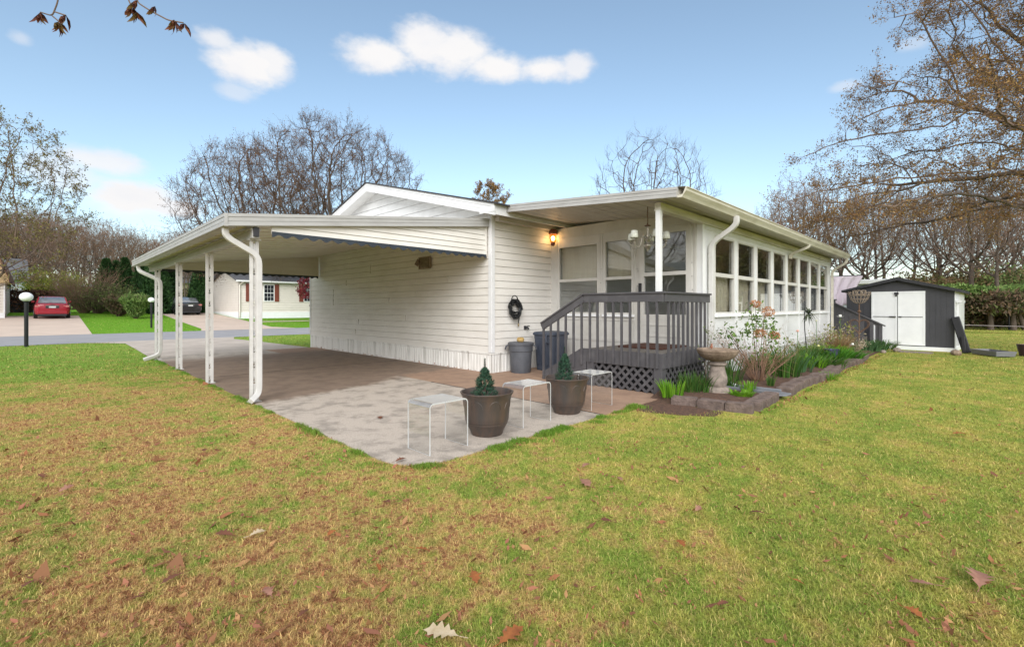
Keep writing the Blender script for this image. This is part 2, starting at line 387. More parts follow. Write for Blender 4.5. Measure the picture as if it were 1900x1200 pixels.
# ------------------------------------------------------------------ ground
def gz(y):                                  # the land is level to the street and rises beyond it
    return 0.0 if y < 33 else (.05*(y-33) if y < 52 else .95 + .004*(y-52))
def sheet(name, poly_fn_rows, m, dz=0.0):
    """strip of ground from rows (y, x0, x1); follows the terrain"""
    b = MB(); vs = []; fs = []
    for y, x0, x1 in poly_fn_rows: vs += [(x0, y, gz(y)+dz), (x1, y, gz(y)+dz)]
    for i in range(len(poly_fn_rows)-1): fs.append((2*i, 2*i+1, 2*i+3, 2*i+2))
    b.add(vs, fs); return b.build(name, m)
rows = [(y, -350, 350) for y in (-350, -60, -20, 0, 10, 20, 30, 33, 36, 40, 44, 48, 52, 80, 150, 350)]
kind(sheet('lawn', rows, W['lawn']), 'structure')
kind(sheet('road', [(24.35, -150, 200), (32.1, -150, 200)], W['road'], .008), 'structure')
# carport slab with a rounded front corner
cor = [(2.15+.42-.42*math.cos(a), 3.37+.42-.42*math.sin(a)) for a in [R(0), R(22), R(45), R(68), R(90)]]
b = MB(); b.prism(cor + [(6.75,3.37),(6.75,3.6),(8.4,3.6),(8.4,7.3),(6.75,7.3),(6.75,16.2),(2.15,16.2)], 'z', -.1, .014)
b.box(5.035, 5.055, 3.375, 7.1, .0141, .0165, 1)
b.box(2.16, 6.6, 10.6, 10.615, .0141, .016, 1)
kind(b.build('carport_slab', [W['slab'], W['soil']]), 'structure')
kind(sheet('driveway', [(16.2, 2.1, 6.45), (20, 2.2, 6.2), (22.9, 2.25, 5.9), (24.35, 1.2, 6.3)], W['drive'], .012), 'structure')
kind(sheet('driveway_opposite', [(32.1, -9, 1.85), (36, -9, 1.9), (42, -9, 1.95), (48, -9, 2.0)], W['drivef'], .012), 'structure')
kind(sheet('driveway_beyond', [(32.1, 6.6, 12.0), (34, 6.98, 11.0), (40, 7.0, 11.1), (44, 7.1, 11.1), (50, 7.2, 11.1)], W['drivef'], .012), 'structure')
kind(sheet('front_path', [(38.2, 11.1, 34), (38.9, 11.1, 34)], W['drivef'], .012), 'structure')
# flower bed soil, a low mound between the stones and the sunroom
b = MB(); nx, ny = 40, 6; vs = []; fs = []
for i in range(nx+1):
    for j in range(ny+1):
        x = 6.45 + (19.2-6.45)*i/nx; y = 2.12 + (3.5-2.12)*j/ny
        e = min(1, (x-6.45)/.3, (y-2.12)/.25, (19.2-x)/.4)
        vs.append((x, y, .008 + .06*e + .018*rnd.random()*e))
for i in range(nx):
    for j in range(ny): a = i*(ny+1)+j; fs.append((a, a+ny+1, a+ny+2, a+1))
b.add(vs, fs); kind(b.build('flower_bed', W['mulch'], smooth=True), 'structure')
b = MB(); pts = [(5.7,3.36),(6.75,3.36),(6.75,3.3),(6.5,3.1),(6.35,2.75),(6.3,2.35),(6.0,2.35),(5.75,2.7),(5.6,3.1)]
b.prism(pts, 'z', -.05, .007); kind(b.build('bare_soil', W['mulch']), 'structure')
EXPO = 1.38; SUNS = 1.25; SKYSAT = .90; SKYVAL = .85; SKYHUE = .490; CLOUDCOL = (3.7, 3.65, 3.65, 1); FILLCOL = (5.9, 5.95, 6.0, 1)  # last colour: added cloud bank out of view, brightened as fill light
S_, C_ = math.sin(R(45.2)), math.cos(R(45.2))
CLOUDS = [(29.2,27.3,4.6,2.0,1),(34.8,29.0,4.6,2.6,1),(38.5,28.4,4.6,2.5,1),(43.5,27.1,5.2,1.9,1),(49,26.9,5.0,1.6,1),(53,27.0,2.6,1.8,.9),
          (15.6,24.2,4.0,2.4,1),(12.8,25.8,2.2,1.3,.8),(17.8,24.8,2.6,2.0,.95),(14.6,21.6,2.2,1.2,.45),
          (3.9,13.2,4.0,1.5,.85),(6.4,10.2,4.2,2.0,1),(9.4,9.7,3.2,1.3,.95),(1.4,11.8,4.0,2.4,.55),(80.8,21.0,1.6,.6,.4),(-1.2,21.6,1.0,.7,.4),(86,23.1,1.4,.7,.3),(90,20,1.2,.6,.25)]
# ------------------------------------------------------------------ building helpers
def lap(mb, axis, const, u0, u1, z0, z1, out=-1, course=.152, lim=None, mi=0, d=.014):
    """clapboard courses on a wall of constant x or y; lim(z) narrows the wall (gables)"""
    z = z0
    while z < z1 - 1e-4:
        zb = min(z+course, z1)
        a0, a1 = (u0, u1) if lim is None else lim(z); c0, c1 = (u0, u1) if lim is None else lim(zb)
        if a1 - a0 < .02: break
        if c1 < c0: c0 = c1 = (c0+c1)/2
        P = (lambda u, o, zz: (const+out*o, u, zz)) if axis == 'x' else (lambda u, o, zz: (u, const+out*o, zz))
        g = .008 if course < .18 else .014            # shadow gap under the butt of the next board
        vs = [P(a0,d,z), P(a1,d,z), P(c1,.003,zb-g), P(c0,.003,zb-g), P(a0,-.012,z), P(a1,-.012,z), P(c1,-.012,zb-g), P(c0,-.012,zb-g), P(c1,-.012,zb), P(c0,-.012,zb)]
        mb.add(vs, [(0,1,2,3), (4,5,1,0), (3,2,6,7), (7,6,8,9)], mi); z = zb
def ribs(mb, axis, const, u0, u1, z0, z1, out=-1, pitch=.1, mi=0):
    u = u0; P = (lambda u, o, zz: (const+out*o, u, zz)) if axis == 'x' else (lambda u, o, zz: (u, const+out*o, zz))
    while u < u1 - 1e-4:
        w = min(pitch, u1-u)
        prof = [(u, .012), (u+w*.72, .012), (u+w*.80, 0), (u+w*.92, 0), (u+w, .012)]
        vs = [P(a, o, z0) for a, o in prof] + [P(a, o, z1) for a, o in prof]
        mb.add(vs, [(i, i+1, i+6, i+5) for i in range(4)], mi); u += w
def fascia(mb, p, q, h, out, mi=0, t=.02):
    """stepped aluminium fascia from p to q (top edge), height h, facing `out`"""
    p, q, o = Vector(p), Vector(q), Vector(out)
    for a, c, e in ((0, .27, .012), (.27, .30, -.004), (.30, .62, .006), (.62, .65, -.004), (.65, .90, .006), (.90, 1, .018)):
        vs = []
        for P in (p, q):
            for off in (-t, e):
                for hh in (a*h, c*h): vs.append(P + o*off - Vector((0,0,hh)))
        # order: p(in,top) p(in,bot) p(out,top) p(out,bot) q...
        mb.add(vs, [(0,1,3,2), (4,6,7,5), (2,3,7,6), (0,4,5,1), (0,2,6,4), (1,5,7,3)], mi)

# ------------------------------------------------------------------ the white mobile home
HX, HY0, HY1, HXE = 6.6, 7.15, 16.4, 22.0
RZ, RY, SL = 4.79, 11.8, .2645
home = thing('mobile_home', 'white clapboard mobile home with low gable behind the carport', 'house', (HX, HY0, 0))
b = MB(); lap(b, 'x', HX, HY0+.07, HY1, .42, 3.34); b.box(HX+.015, HX+.12, HY0, HY1, 0, 3.34)
b.build('end_wall', W['siding'], home)
b = MB(); lap(b, 'y', HY0, HX+.07, HXE, .42, 3.34); b.box(HX+.12, HXE, HY0+.015, HY0+.12, 0, 3.34); b.build('long_wall', W['siding'], home)
b = MB(); b.box(HX+.12, HXE, HY1-.12, HY1, 0, 3.34); b.box(HXE-.12, HXE, HY0+.12, HY1-.12, 0, 3.34); b.build('rear_wall', W['siding'], home)
b = MB(); b.box(HX-.028, HX+.07, HY0-.028, HY0+.075, .43, 3.34); b.build('corner_trim', W['trim'], home, bevel=.006); b = MB(); b.box(HX-.028, HX+.02, HY1-.05, HY1+.03, .43, 3.34); b.build('corner_trim', W['trim'], home, bevel=.006)
b = MB(); ribs(b, 'x', HX, HY0, HY1, -.05, .40); ribs(b, 'y', HY0, HX, HX+1.9, -.05, .40)
b.box(HX-.022, HX-.001, HY0-.02, HY1, .395, .425); b.box(HX, HX+1.9, HY0-.022, HY0-.001, .395, .425); b.build('skirting', W['skirt'], home)
def gl(z): h = max(0, (RZ-.16-z)/SL); return RY-h, RY+h
b = MB(); lap(b, 'x', HX-.0, 0, 0, 3.345, RZ, course=.2, lim=gl)
b.add([(HX+.02, RY-5.2, 3.34), (HX+.02, RY+5.2, 3.34), (HX+.02, RY, RZ-.12)], [(0,2,1)]); b.build('gable', W['trim'], home)
rf = MB()
for s in (-1, 1):
    y0, y1 = RY, RY+s*5.2; z1 = RZ - 5.2*SL
    rf.add([(6.22,y0,RZ),(HXE+.3,y0,RZ),(HXE+.3,y1,z1),(6.22,y1,z1),(6.22,y0,RZ-.03),(HXE+.3,y0,RZ-.03),(HXE+.3,y1,z1-.03),(6.22,y1,z1-.03)],
           [(0,1,2,3),(4,7,6,5),(0,3,7,4),(1,5,6,2),(2,6,7,3),(0,4,5,1)])
roof = rf.build('roof', W['shingle'], home)
b = MB()
for s in (-1, 1):
    fascia(b, (6.26, RY, RZ-.032), (6.26, RY+s*5.1, RZ-5.1*SL-.032), .22, (-1,0,0), t=.025)
    y1 = RY+s*5.1; z1 = RZ-5.1*SL-.035
    b.box(6.29, HXE+.25, min(y1, y1-s*.03), max(y1, y1-s*.03), z1-.2, z1)
b.box(6.27, 6.6, 6.71, 7.1, 3.27, 3.30); b.box(6.245, 6.275, 6.69, 7.13, 3.26, 3.37)
b.build('rake_board', W['trim'], roof)
b = MB()
for s in (-1, 1):
    y1 = RY+s*5.1; z1 = RZ-5.1*SL
    b.add([(6.28,RY,RZ-.2),(6.62,RY,RZ-.2),(6.62,y1,z1-.2),(6.28,y1,z1-.2)], [(0,1,2,3)])
b.build('soffit', W['trim'], roof)
v = MB(); v.box(6.555, 6.586, 9.26, 9.70, 2.33, 2.58)
for i in range(6): v.box(6.535, 6.56, 9.30, 9.66, 2.36+i*.035, 2.375+i*.035)
v.box(6.53,6.555,9.24,9.27,2.31,2.60); v.box(6.53,6.555,9.69,9.72,2.31,2.60); v.box(6.53,6.555,9.27,9.69,2.57,2.60); v.box(6.53,6.555,9.27,9.69,2.31,2.34); v.beam((6.53,9.705,2.54),(6.46,9.72,2.40),.10,.012,up=(0,1,0))
v.build('wall_vent', mat('dusty bronze vent', (.30,.235,.165), .6, var=.5, vs=20), home)
b = MB()
for y, z0, z1 in ((14.6,1.45,1.95),(12.2,2.35,2.6),(11.2,1.5,1.65),(13.1,.58,.73),(8.6,1.95,2.1),(10.4,1.03,1.18),(13.7,2.05,2.2),(9.9,1.65,1.8),(12.9,.88,1.03)):
    b = MB(); b.box(HX-.0165, HX-.004, y, y+.006, z0, z1); b.build('siding_seam', W['insul'], home)

# ------------------------------------------------------------------ the carport
cp = thing('carport', 'white aluminium carport with four slender posts in front of the mobile home', 'carport', (2.15, 7.2, 0))
CX0, CX1, CY0, CY1 = 1.75, 6.58, 7.2, 16.3
def cz(x): return 2.48 + (x-CX0)*.1195       # underside
b = MB()
n = 18
for i in range(n):                            # interlocking roof pans running from house to eave
    ya, yb = CY0+.03+(CY1-CY0-.06)*i/n, CY0+.03+(CY1-CY0-.06)*(i+1)/n
    P = [(ya,.0),(yb-.04,.0),(yb-.04,-.012),(yb,-.012)]
    vs = [(CX0+.03, y, cz(CX0)+.03+z) for y, z in P] + [(CX1, y, cz(CX1)+.03+z) for y, z in P]
    b.add(vs, [(0,4,5,1),(1,5,6,2),(2,6,7,3)])
b.add([(CX0,CY0,cz(CX0)+.15),(CX1,CY0,cz(CX1)+.15),(CX1,CY1,cz(CX1)+.15),(CX0,CY1,cz(CX0)+.15)], [(0,1,2,3)])
croof = b.build('roof', W['pan'], cp)
b = MB()
fascia(b, (CX0,CY0,cz(CX0)+.17), (CX1,CY0,cz(CX1)+.17), .17, (0,-1,0))
fascia(b, (CX0,CY0,cz(CX0)+.168), (CX0,CY1,cz(CX0)+.168), .165, (-1,0,0))
fascia(b, (CX0,CY1,cz(CX0)+.17), (CX1,CY1,cz(CX1)+.17), .17, (0,1,0))
b.box(CX0-.008, CX0+.03, CY0-.016, CY0+.0, cz(CX0)-.003, cz(CX0)+.172)
b.box(CX0+.02, CX0+.14, CY0+.02, CY1-.02, cz(CX0)+.0, cz(CX0)+.006)
b.build('fascia', W['alu'], croof)
b = MB(); b.box(2.10, 2.20, 7.26, 16.2, 2.36, 2.47); b.box(2.085, 2.215, 7.26, 16.2, 2.47, 2.50); b.box(2.13, 2.17, 7.24, 16.2, 2.50, 2.53)
b.box(2.115, 2.185, 7.225, 7.26, 2.38, 2.51, 1); b.build('beam', [W['alu'], W['dark']], cp, bevel=.004)
def post_mb():
    m = MB()
    for s in (-1, 1): m.box(s*.038-.021, s*.038+.021, -.018, .018, .014, 2.36)
    zz = .05; k = 0                                         # pierced scroll strip between the two bars
    while zz < 2.3:
        ring = [(.0+.014*math.cos(a), 0, zz+.05+.03*math.sin(a)) for a in [2*math.pi*i/12 for i in range(13)]]
        m.tube(ring, .006, n=5, caps=False); m.box(-.022, .022, -.006, .006, zz+.088, zz+.225); zz += .225
    m.box(-.085, .085, -.06, .06, .014, .02)
    m.box(-.085, .085, -.05, .05, 2.345, 2.36)
    return m
pm = post_mb()
for i, (x, y) in enumerate(((2.18,7.44), (2.15,9.85), (2.15,12.5), (2.15,15.2))):
    q = MB(); q.add([(v[0]+x, v[1]+y, v[2]) for v in pm.v], pm.f); q.build('post', W['spout'], cp)
def downspout(pts, parent, r=.054, m='spout'):
    q = MB(); q.tube(pts, r, n=4, rot=math.pi/4); o = q.build('downspout', W[m], parent, bevel=.008); return o
def bend(pts, k=5, rad=.12):
    """round off the corners of a poly-line"""
    pts = [Vector(p) for p in pts]; out = [pts[0]]
    for i in range(1, len(pts)-1):
        a = pts[i] + (pts[i-1]-pts[i]).normalized()*min(rad, (pts[i-1]-pts[i]).length*.45); c = pts[i] + (pts[i+1]-pts[i]).normalized()*min(rad, (pts[i+1]-pts[i]).length*.45)
        for j in range(k+1):
            t = j/k; out.append(a*(1-t)**2 + pts[i]*2*t*(1-t) + c*t*t)
    return out + [pts[-1]]
downspout(bend([(1.80,7.38,2.50),(1.80,7.38,2.36),(2.225,7.38,2.12),(2.225,7.38,.13),(2.09,7.28,.05)]), cp)
downspout(bend([(1.80,15.6,2.50),(1.80,15.6,2.34),(2.20,15.12,2.08),(2.20,15.12,.16),(1.86,15.2,.03)]), cp)
def valance(y, x0, zb, seams, g=.009):
    m = MB(); h = .105 if g < .01 else .15; z = zb + .06
    poly_top = lambda x: cz(x) + .02
    # boards clipped under the sloping roof
    k = 0
    while z < 3.05:
        zt = z + h; xa = max(x0, CX0 + (z-2.5)/.1195); 
        xb = max(x0, CX0 + (zt-2.5)/.1195)
        if xa < 6.5:
            xb = min(xb, 6.52)
            zt2 = min(zt, poly_top(6.52))
            m.add([(xa,y-.016,z),(6.52,y-.016,z),(6.52,y-.004,zt2-g),(xb,y-.004,zt2-g),(xa,y+.008,z),(6.52,y+.008,z),(6.52,y+.008,zt2-g),(xb,y+.008,zt2-g)], [(0,1,2,3),(4,5,1,0),(3,2,6,7)])
        z = zt
    m.add([(x0,y+.009,zb+.06),(6.52,y+.009,zb+.06),(6.52,y+.009,poly_top(6.52)),(x0,y+.009,max(zb+.07,poly_top(x0)))], [(0,3,2,1)])
    m.box(x0, 6.54, y-.02, y+.012, zb+.045, zb+.062)
    m.box(6.52, 6.56, y-.022, y+.012, zb+.045, poly_top(6.54))
    for sx in seams: m.box(sx, sx+.05, y-.024, y+.01, zb+.05, poly_top(sx))
    o = m.build('gable_panel', W['pan'], cp)
    s = MB(); nn = 21; vs = []; fs = []; K = nn*8
    for i in range(K+1):
        x = x0 + (6.54-x0)*i/K; ph = i/8.0*2*math.pi
        zz = zb - .008 + .021*(1-math.cos(ph))
        vs += [(x, y-.026, zb+.078), (x, y-.026, zz), (x, y-.02, zb+.078), (x, y-.02, zz)]
    for i in range(K):
        a = 4*i; fs += [(a,a+1,a+5,a+4), (a+2,a+6,a+7,a+3), (a+1,a+3,a+7,a+5)]
    s.add(vs, fs); s.build('scalloped_trim', W['scallop'], cp)
valance(7.27, 2.36, 2.40, [])
valance(15.66, 2.28, 2.34, [3.3, 4.35, 5.4], .034)

# ------------------------------------------------------------------ sunroom with its covered entrance
SX0, SX1, SY = 8.5, 18.98, 3.55
def zb(y): return 3.0 + .081*(y-3.1)
sun = thing('sunroom', 'white enclosed sunroom with a long row of windows beside the flower bed', 'sunroom', (SX0, SY, 0))
b = MB()
for i in range(12):                             # ceiling planks
    ya, yb = 3.1+ (6.68-3.1)*i/12, 3.1+(6.68-3.1)*(i+1)/12
    b.add([(6.62,ya,zb(ya)+.02),(SX1,ya,zb(ya)+.02),(SX1,yb-.02,zb(yb-.02)+.02),(6.62,yb-.02,zb(yb-.02)+.02),(6.62,yb,zb(yb)+.03),(SX1,yb,zb(yb)+.03)], [(0,3,2,1),(3,4,5,2)])
b.add([(6.6,3.0,zb(3.0)+.15),(SX1,3.0,zb(3.0)+.15),(SX1,7.1,zb(7.1)+.15),(6.6,7.1,zb(7.1)+.15)], [(0,1,2,3)])
b.box(6.62, SX1, 6.66, 7.12, zb(6.7)-.02, zb(6.7)+.05)
b.box(6.66, SX0, 6.98, 7.13, 3.17, 3.27)
sroof = b.build('roof', W['ceil'], sun)
b = MB(); fascia(b, (6.6,3.12,zb(3.12)+.15), (6.6,6.72,zb(6.72)+.15), .15, (-1,0,0)); b.build('fascia', W['alu'], sroof); b = MB(); fascia(b, (SX1,3.0,zb(3.0)+.15), (SX1,7.0,zb(7.0)+.15), .15, (1,0,0))
b.build('fascia', W['alu'], sroof)
b = MB(); g0 = zb(3.0)
prof = [(3.13,g0+.0),(3.05,g0-.005),(3.03,g0+.03),(2.985,g0+.085),(2.98,g0+.125),(2.965,g0+.128),(2.965,g0+.14),(3.0,g0+.14),(3.0,g0+.13),(3.04,g0+.04),(3.12,g0+.03),(3.13,g0+.15)]
b.prism(prof, 'x', 6.595, SX1+.05); b.add([(6.59,p[0],p[1]) for p in prof], [tuple(range(12))]); b.build('gutter', W['gutter'], sroof)
b = MB(); b.box(6.82, SX1, 3.50, 3.60, 2.92, 3.02); b.box(6.82, SX1, 3.49, 3.61, 2.90, 2.92); b.build('beam', W['gutter'], sun)
b = MB(); b.box(6.80, 6.88, 3.50, 3.58, 1.60, 2.90); b.build('entrance_post', W['trim'], sun, bevel=.005)
def wallgap(mb, axis, const, th, u0, u1, z0, z1, holes, mi=0):
    """wall slab with rectangular holes [(ua,ub,za,zb)] sorted by u"""
    def bx(a, c, p, q):
        if c-a < 1e-4 or q-p < 1e-4: return
        if axis == 'x': mb.box(const, const+th, a, c, p, q, mi)
        else: mb.box(a, c, const, const+th, p, q, mi)
    u = u0
    for ua, ub, za, zc in holes: bx(u, ua, z0, z1); bx(ua, ub, z0, za); bx(ua, ub, zc, z1); u = ub
    bx(u, u1, z0, z1)
SIDE = [(9.07+1.21*i, 9.07+1.21*i+1.02) for i in range(8)]
FRONT = [(3.80,4.76,1.19,2.86), (4.96,5.66,1.23,2.81), (5.80,6.92,1.23,2.79)]
b = MB(); wallgap(b, 'y', SY, .1, SX0, SX1, 0.0, 3.02, [(a, c, 1.25, 2.76) for a, c in SIDE])
b.box(SX0-.01, SX0+.09, SY-.012, SY-.001, 0, 2.9); b.box(SX1-.09, SX1+.01, SY-.012, SY-.001, 0, 2.9)
for i in range(9): x = 8.96+1.21*i; b.box(x+.03, x+.07, SY-.014, SY-.001, .55, 1.2)
b.box(SX0+.1, SX1-.1, SY-.02, SY-.001, .42, .54); b.box(SX0+.1, SX1-.1, SY-.03, SY-.001, .38, .42)
b.box(SX0+.1, SX1-.1, SY-.016, SY-.001, 2.82, 2.86)
b.build('side_wall', W['trim'], sun)
b = MB(); wallgap(b, 'x', SX0, .1, SY+.1, HY0, .0, 3.20, FRONT)
for y in (3.66, 3.78, 4.78, 4.9, 5.7, 5.76, 6.95): b.box(SX0-.012, SX0-.001, y, y+.035, .67, 2.98)
b.box(SX0-.015, SX0-.001, SY+.1, HY0-.02, 2.96, 3.0); b.box(SX0-.014, SX0-.001, 4.92, 6.93, 1.10, 1.13); b.box(SX0-.014, SX0-.001, SY+.1, HY0-.02, .66, .72)
for (y, z) in ((3.73,2.2),(3.73,1.95),(3.72,1.7),(4.86,2.15),(4.84,2.1),(4.85,1.8),(5.72,2.2),(5.73,1.9),(5.73,1.6)): b.box(SX0-.016, SX0-.012, y, y+.012, z, z+.012, 1)
b.build('front_wall', [W['dimtrim'], W['dark']], sun)
b = MB(); b.box(SX1-.1, SX1, SY+.1, HY0, 0, 3.25); b.build('end_wall', W['trim'], sun)
b = MB(); b.box(SX0+.1, SX1-.1, SY+.1, HY0, .3, .62); b.build('floor', mat('dim carpet', (.09,.075,.06), .95), sun)
for a, c in SIDE:
    w = MB(); f = .035
    w.box(a, a+f, SY-.006, SY+.05, 1.25, 2.76); w.box(c-f, c, SY-.006, SY+.05, 1.25, 2.76)
    w.box(a+f, c-f, SY-.006, SY+.05, 2.725, 2.76); w.box(a+f, c-f, SY-.006, SY+.05, 1.25, 1.285); w.box(a+f, c-f, SY-.01, SY+.05, 1.97, 2.045)
    wo = w.build('window', W['dimtrim'], sun)
    p = MB(); p.box(a+f, c-f, SY+.028, SY+.032, 1.285, 1.97); p.box(a+f, c-f, SY+.018, SY+.022, 2.045, 2.725); p.build('pane', W['glass'], wo)
    s = MB(); s.box(a-.03, c+.03, SY-.06, SY-.007, 1.19, 1.25); s.build('sill', W['white'], wo, bevel=.005)
for k, (a, c, z0, z1) in enumerate(FRONT):
    if k == 0: continue
    w = MB(); f = .04; zm = 1.99
    w.box(SX0-.008, SX0+.05, a, a+f, z0, z1); w.box(SX0-.008, SX0+.05, c-f, c, z0, z1)
    w.box(SX0-.008, SX0+.05, a+f, c-f, z1-f, z1); w.box(SX0-.008, SX0+.05, a+f, c-f, z0, z0+f); w.box(SX0-.012, SX0+.05, a+f, c-f, zm-.03, zm+.03)
    wo = w.build('window', W['dimtrim'], sun)
    p = MB(); p.box(SX0+.02, SX0+.024, a+f, c-f, z0+f, zm-.03); p.box(SX0+.03, SX0+.034, a+f, c-f, zm+.03, z1-f); p.build('pane', W['glass'], wo)
    s = MB(); s.box(SX0-.05, SX0-.009, a-.03, c+.03, z0-.05, z0); s.build('sill', W['white'], wo, bevel=.005)
a, c, z0, z1 = FRONT[0]
w = MB(); f = .05; zm = 2.03
w.box(SX0-.02, SX0+.04, a-.06, a+f, .68, z1+.06); w.box(SX0-.02, SX0+.04, c-f, c+.06, .68, z1+.06)
w.box(SX0-.02, SX0+.04, a+f, c-f, z1-f, z1+.06); w.box(SX0-.02, SX0+.04, a+f, c-f, .68, z0+f); w.box(SX0-.024, SX0+.04, a+f, c-f, zm-.035, zm+.035)
w.box(SX0-.03, SX0-.02, a+.1, c-.1, 1.02, 1.05); w.box(SX0-.03, SX0-.02, a+.1, c-.1, .80, .83)
do = w.build('door', W['dimtrim'], sun)
p = MB(); p.box(SX0+.01, SX0+.014, a+f, c-f, z0+f, zm-.035); p.box(SX0+.02, SX0+.024, a+f, c-f, zm+.035, z1-f); p.build('pane', W['glass'], do)
p = MB(); p.box(SX0-.06, SX0-.021, c+.0, c+.05, 1.62, 1.86); p.tube([(SX0-.05,c+.02,1.66),(SX0-.1,c+.02,1.7),(SX0-.1,c+.02,1.8),(SX0-.05,c+.02,1.84)], .01, n=6); p.build('handle', W['dark'], do)
downspout(bend([(8.72,3.03,3.0),(8.72,3.03,2.84),(8.72,3.47,2.56),(8.72,3.47,.10)], rad=.14), sun, .06)
downspout(bend([(13.95,3.06,2.99),(13.95,3.08,2.93),(13.95,3.47,2.78),(13.95,3.49,2.66)], rad=.08), sun, .05, 'gutter')
downspout(bend([(18.9,3.05,2.99),(18.9,3.08,2.86),(18.95,3.48,2.62),(18.95,3.48,.2)], rad=.1), sun, .05, 'gutter')
# curtains hanging inside
def curtain(name, lab, x0, x1, y, z0, z1, m, gather=0.0, amp=.03, k=6, rotx=False, grp=None):
    q = MB(); nu, nv = 40, 8; vs = []; fs = []
    for j in range(nv+1):
        t = j/nv; z = z0 + (z1-z0)*t
        for i in range(nu+1):
            u = i/nu; sq = 1 - gather*(1-abs(2*t-1))
            x = x0 + (x1-x0)*(.5+(u-.5)*sq); d = amp*math.sin(u*k*2*math.pi + 1.3*math.sin(3*t)) + amp*.4*math.sin(u*17+t*4)
            vs.append((x, y+d, z) if not rotx else (y+d, x, z))
    for j in range(nv):
        for i in range(nu): q_ = j*(nu+1)+i; fs.append((q_, q_+1, q_+nu+2, q_+nu+1))
    q.add(vs, fs); return tag(q.build(name, m, smooth=True, solid=.006), lab, 'curtain', grp)
curtain('curtain', 'creased cream curtain inside the side window nearest the house corner', 9.2, 10.28, 3.69, 1.20, 1.99, W['curtain'], .1, .014)
curtain('curtain', 'cream curtain pulled back inside the second side window', 10.42, 11.45, 3.69, 1.20, 1.99, W['curtain'], .22, .014)
curtain('curtain', 'yellowish cream curtain inside the third side window', 11.65, 12.55, 3.69, 1.20, 1.99, W['curtain'], .1, .014)
curtain('curtain', 'plain pale curtain inside the fourth side window', 12.85, 13.85, 3.69, 1.20, 1.95, W['curtainw'], .0, .012)
curtain('curtain', 'tall pale yellow curtain inside the fifth side window', 14.25, 14.95, 3.72, 1.85, 2.76, W['curtain'], .0, .012)
for k, (x, nm) in enumerate(((14.15,'fifth'),(15.36,'sixth'),(16.57,'seventh'),(17.78,'eighth'))):
    curtain('half_curtain', 'short white half curtain low inside the %s side window' % nm, x, x+.86, 3.685, 1.2, 1.80, W['curtainw'], 0, .008)
for y0, y1, nm in ((5.82,6.9,'wider front window nearest the wall lantern'),(4.98,5.64,'narrow front window beside the porch door')):
    q = MB(); q.box(SX0+.13, SX0+.135, y0, y1, 2.03, 2.78)
    for i in range(24): q.box(SX0+.126, SX0+.13, y0, y1, 2.05+i*.03, 2.062+i*.03)
    tag(q.build('window_shade', W['curtain']), 'beige pleated shade half lowered in the '+nm, 'blind')

# ------------------------------------------------------------------ grey entrance deck and steps
deck = thing('porch_deck', 'grey painted wooden porch deck with lattice skirt and picket railing', 'deck', (6.8, 3.46, 0))
DX0, DX1, DY0, DY1 = 6.82, 8.48, 3.48, 4.85
b = MB()
for i in range(10): ya = DY0+(DY1-DY0)*i/10; b.box(DX0, DX1, ya, ya+(DY1-DY0)/10-.006, .625, .66)
b.build('decking', W['greytop'], deck)
b = MB(); b.box(DX0-.04, DX0-.002, DY0-.04, DY1+.04, .42, .655); b.box(DX0-.002, DX1, DY0-.04, DY0-.002, .42, .655); b.box(DX0, DX1, DY1+.002, DY1+.04, .22, .655)
b.build('rim_board', W['grey'], deck, bevel=.004)
for x, y in ((DX0+.05, DY0+.055), (DX0+.05, DY1-.04)):
    q = MB(); q.box(x-.09, x+.05, y-.075, y+.065, .0, .42); q.build('post', W['grey'], deck, bevel=.004)
def lattice(axis, const, u0, u1, z0, z1, out):
    m = MB(); w, pitch = .042, .105
    for layer, s in ((0, 1), (1, -1)):
        off = const + out*(.004 + layer*.009)
        k = -30
        while k < 30:
            c = k*pitch*1.414; k += 1                     # line u - s*z = c (+ u0)
            pts = []
            def edge(u, z): return (u, z)
            ua, za = (u0 + c, z0) if s == 1 else (u0 + c, z0)
            # parametrise: u = u0 + c + s*(z - z0)
            lo, hi = z0, z1
            if s == 1: lo = max(lo, z0 - c); hi = min(hi, z0 + (u1-u0) - c)
            else: lo = max(lo, z0 + c - (u1-u0)); hi = min(hi, z0 + c)
            if hi - lo < .02: continue
            p = (u0 + c + s*(lo-z0), lo); q = (u0 + c + s*(hi-z0), hi)
            P = (lambda t: (off, t[0], t[1])) if axis == 'x' else (lambda t: (t[0], off, t[1]))
            m.beam(P(p), P(q), w, .008, up=(1,0,0) if axis == 'x' else (0,1,0))
    return m.build('lattice_panel', W['grey'], deck)
lattice('x', DX0, DY0+.12, DY1-.1, .02, .42, -1)
lattice('y', DY0, DX0+.12, DX1-.05, .06, .42, -1)
b = MB(); b.box(DX0+.06, DX0+.07, DY0+.1, DY1, .0, .4); b.box(DX0+.1, DX1, DY0+.06, DY0+.07, 0, .4); b.build('underdeck_dark', W['black'], deck)  # black sheets stand in for the dark space behind the lattice
for i, z in enumerate((.44, .22)):
    ya = DY1+.04 + i*.40
    q = MB(); q.box(DX0+.0, 8.1, ya, ya+.42, z-.04, z); q.build('tread', W['greytop'], deck)
    q = MB(); q.box(DX0+.02, 8.08, ya+.38, ya+.40, max(.014, z-.22), z-.04); q.build('riser', W['grey'], deck)
b = MB(); b.prism([(DY1+.045,.655),(DY1+.045,.16),(5.72,.014),(5.9,.014),(5.9,.15),(5.0,.655)], 'x', DX0-.04, DX0-.002); b.build('stringer', W['grey'], deck)
rail = MB()
rail.beam((DX0-.06, DY0-.06, 1.53), (DX0-.06, 4.92, 1.53), .04, .13); rail.beam((DX0-.06, 4.92, 1.53), (DX0-.06, 5.90, 1.00), .04, .115)
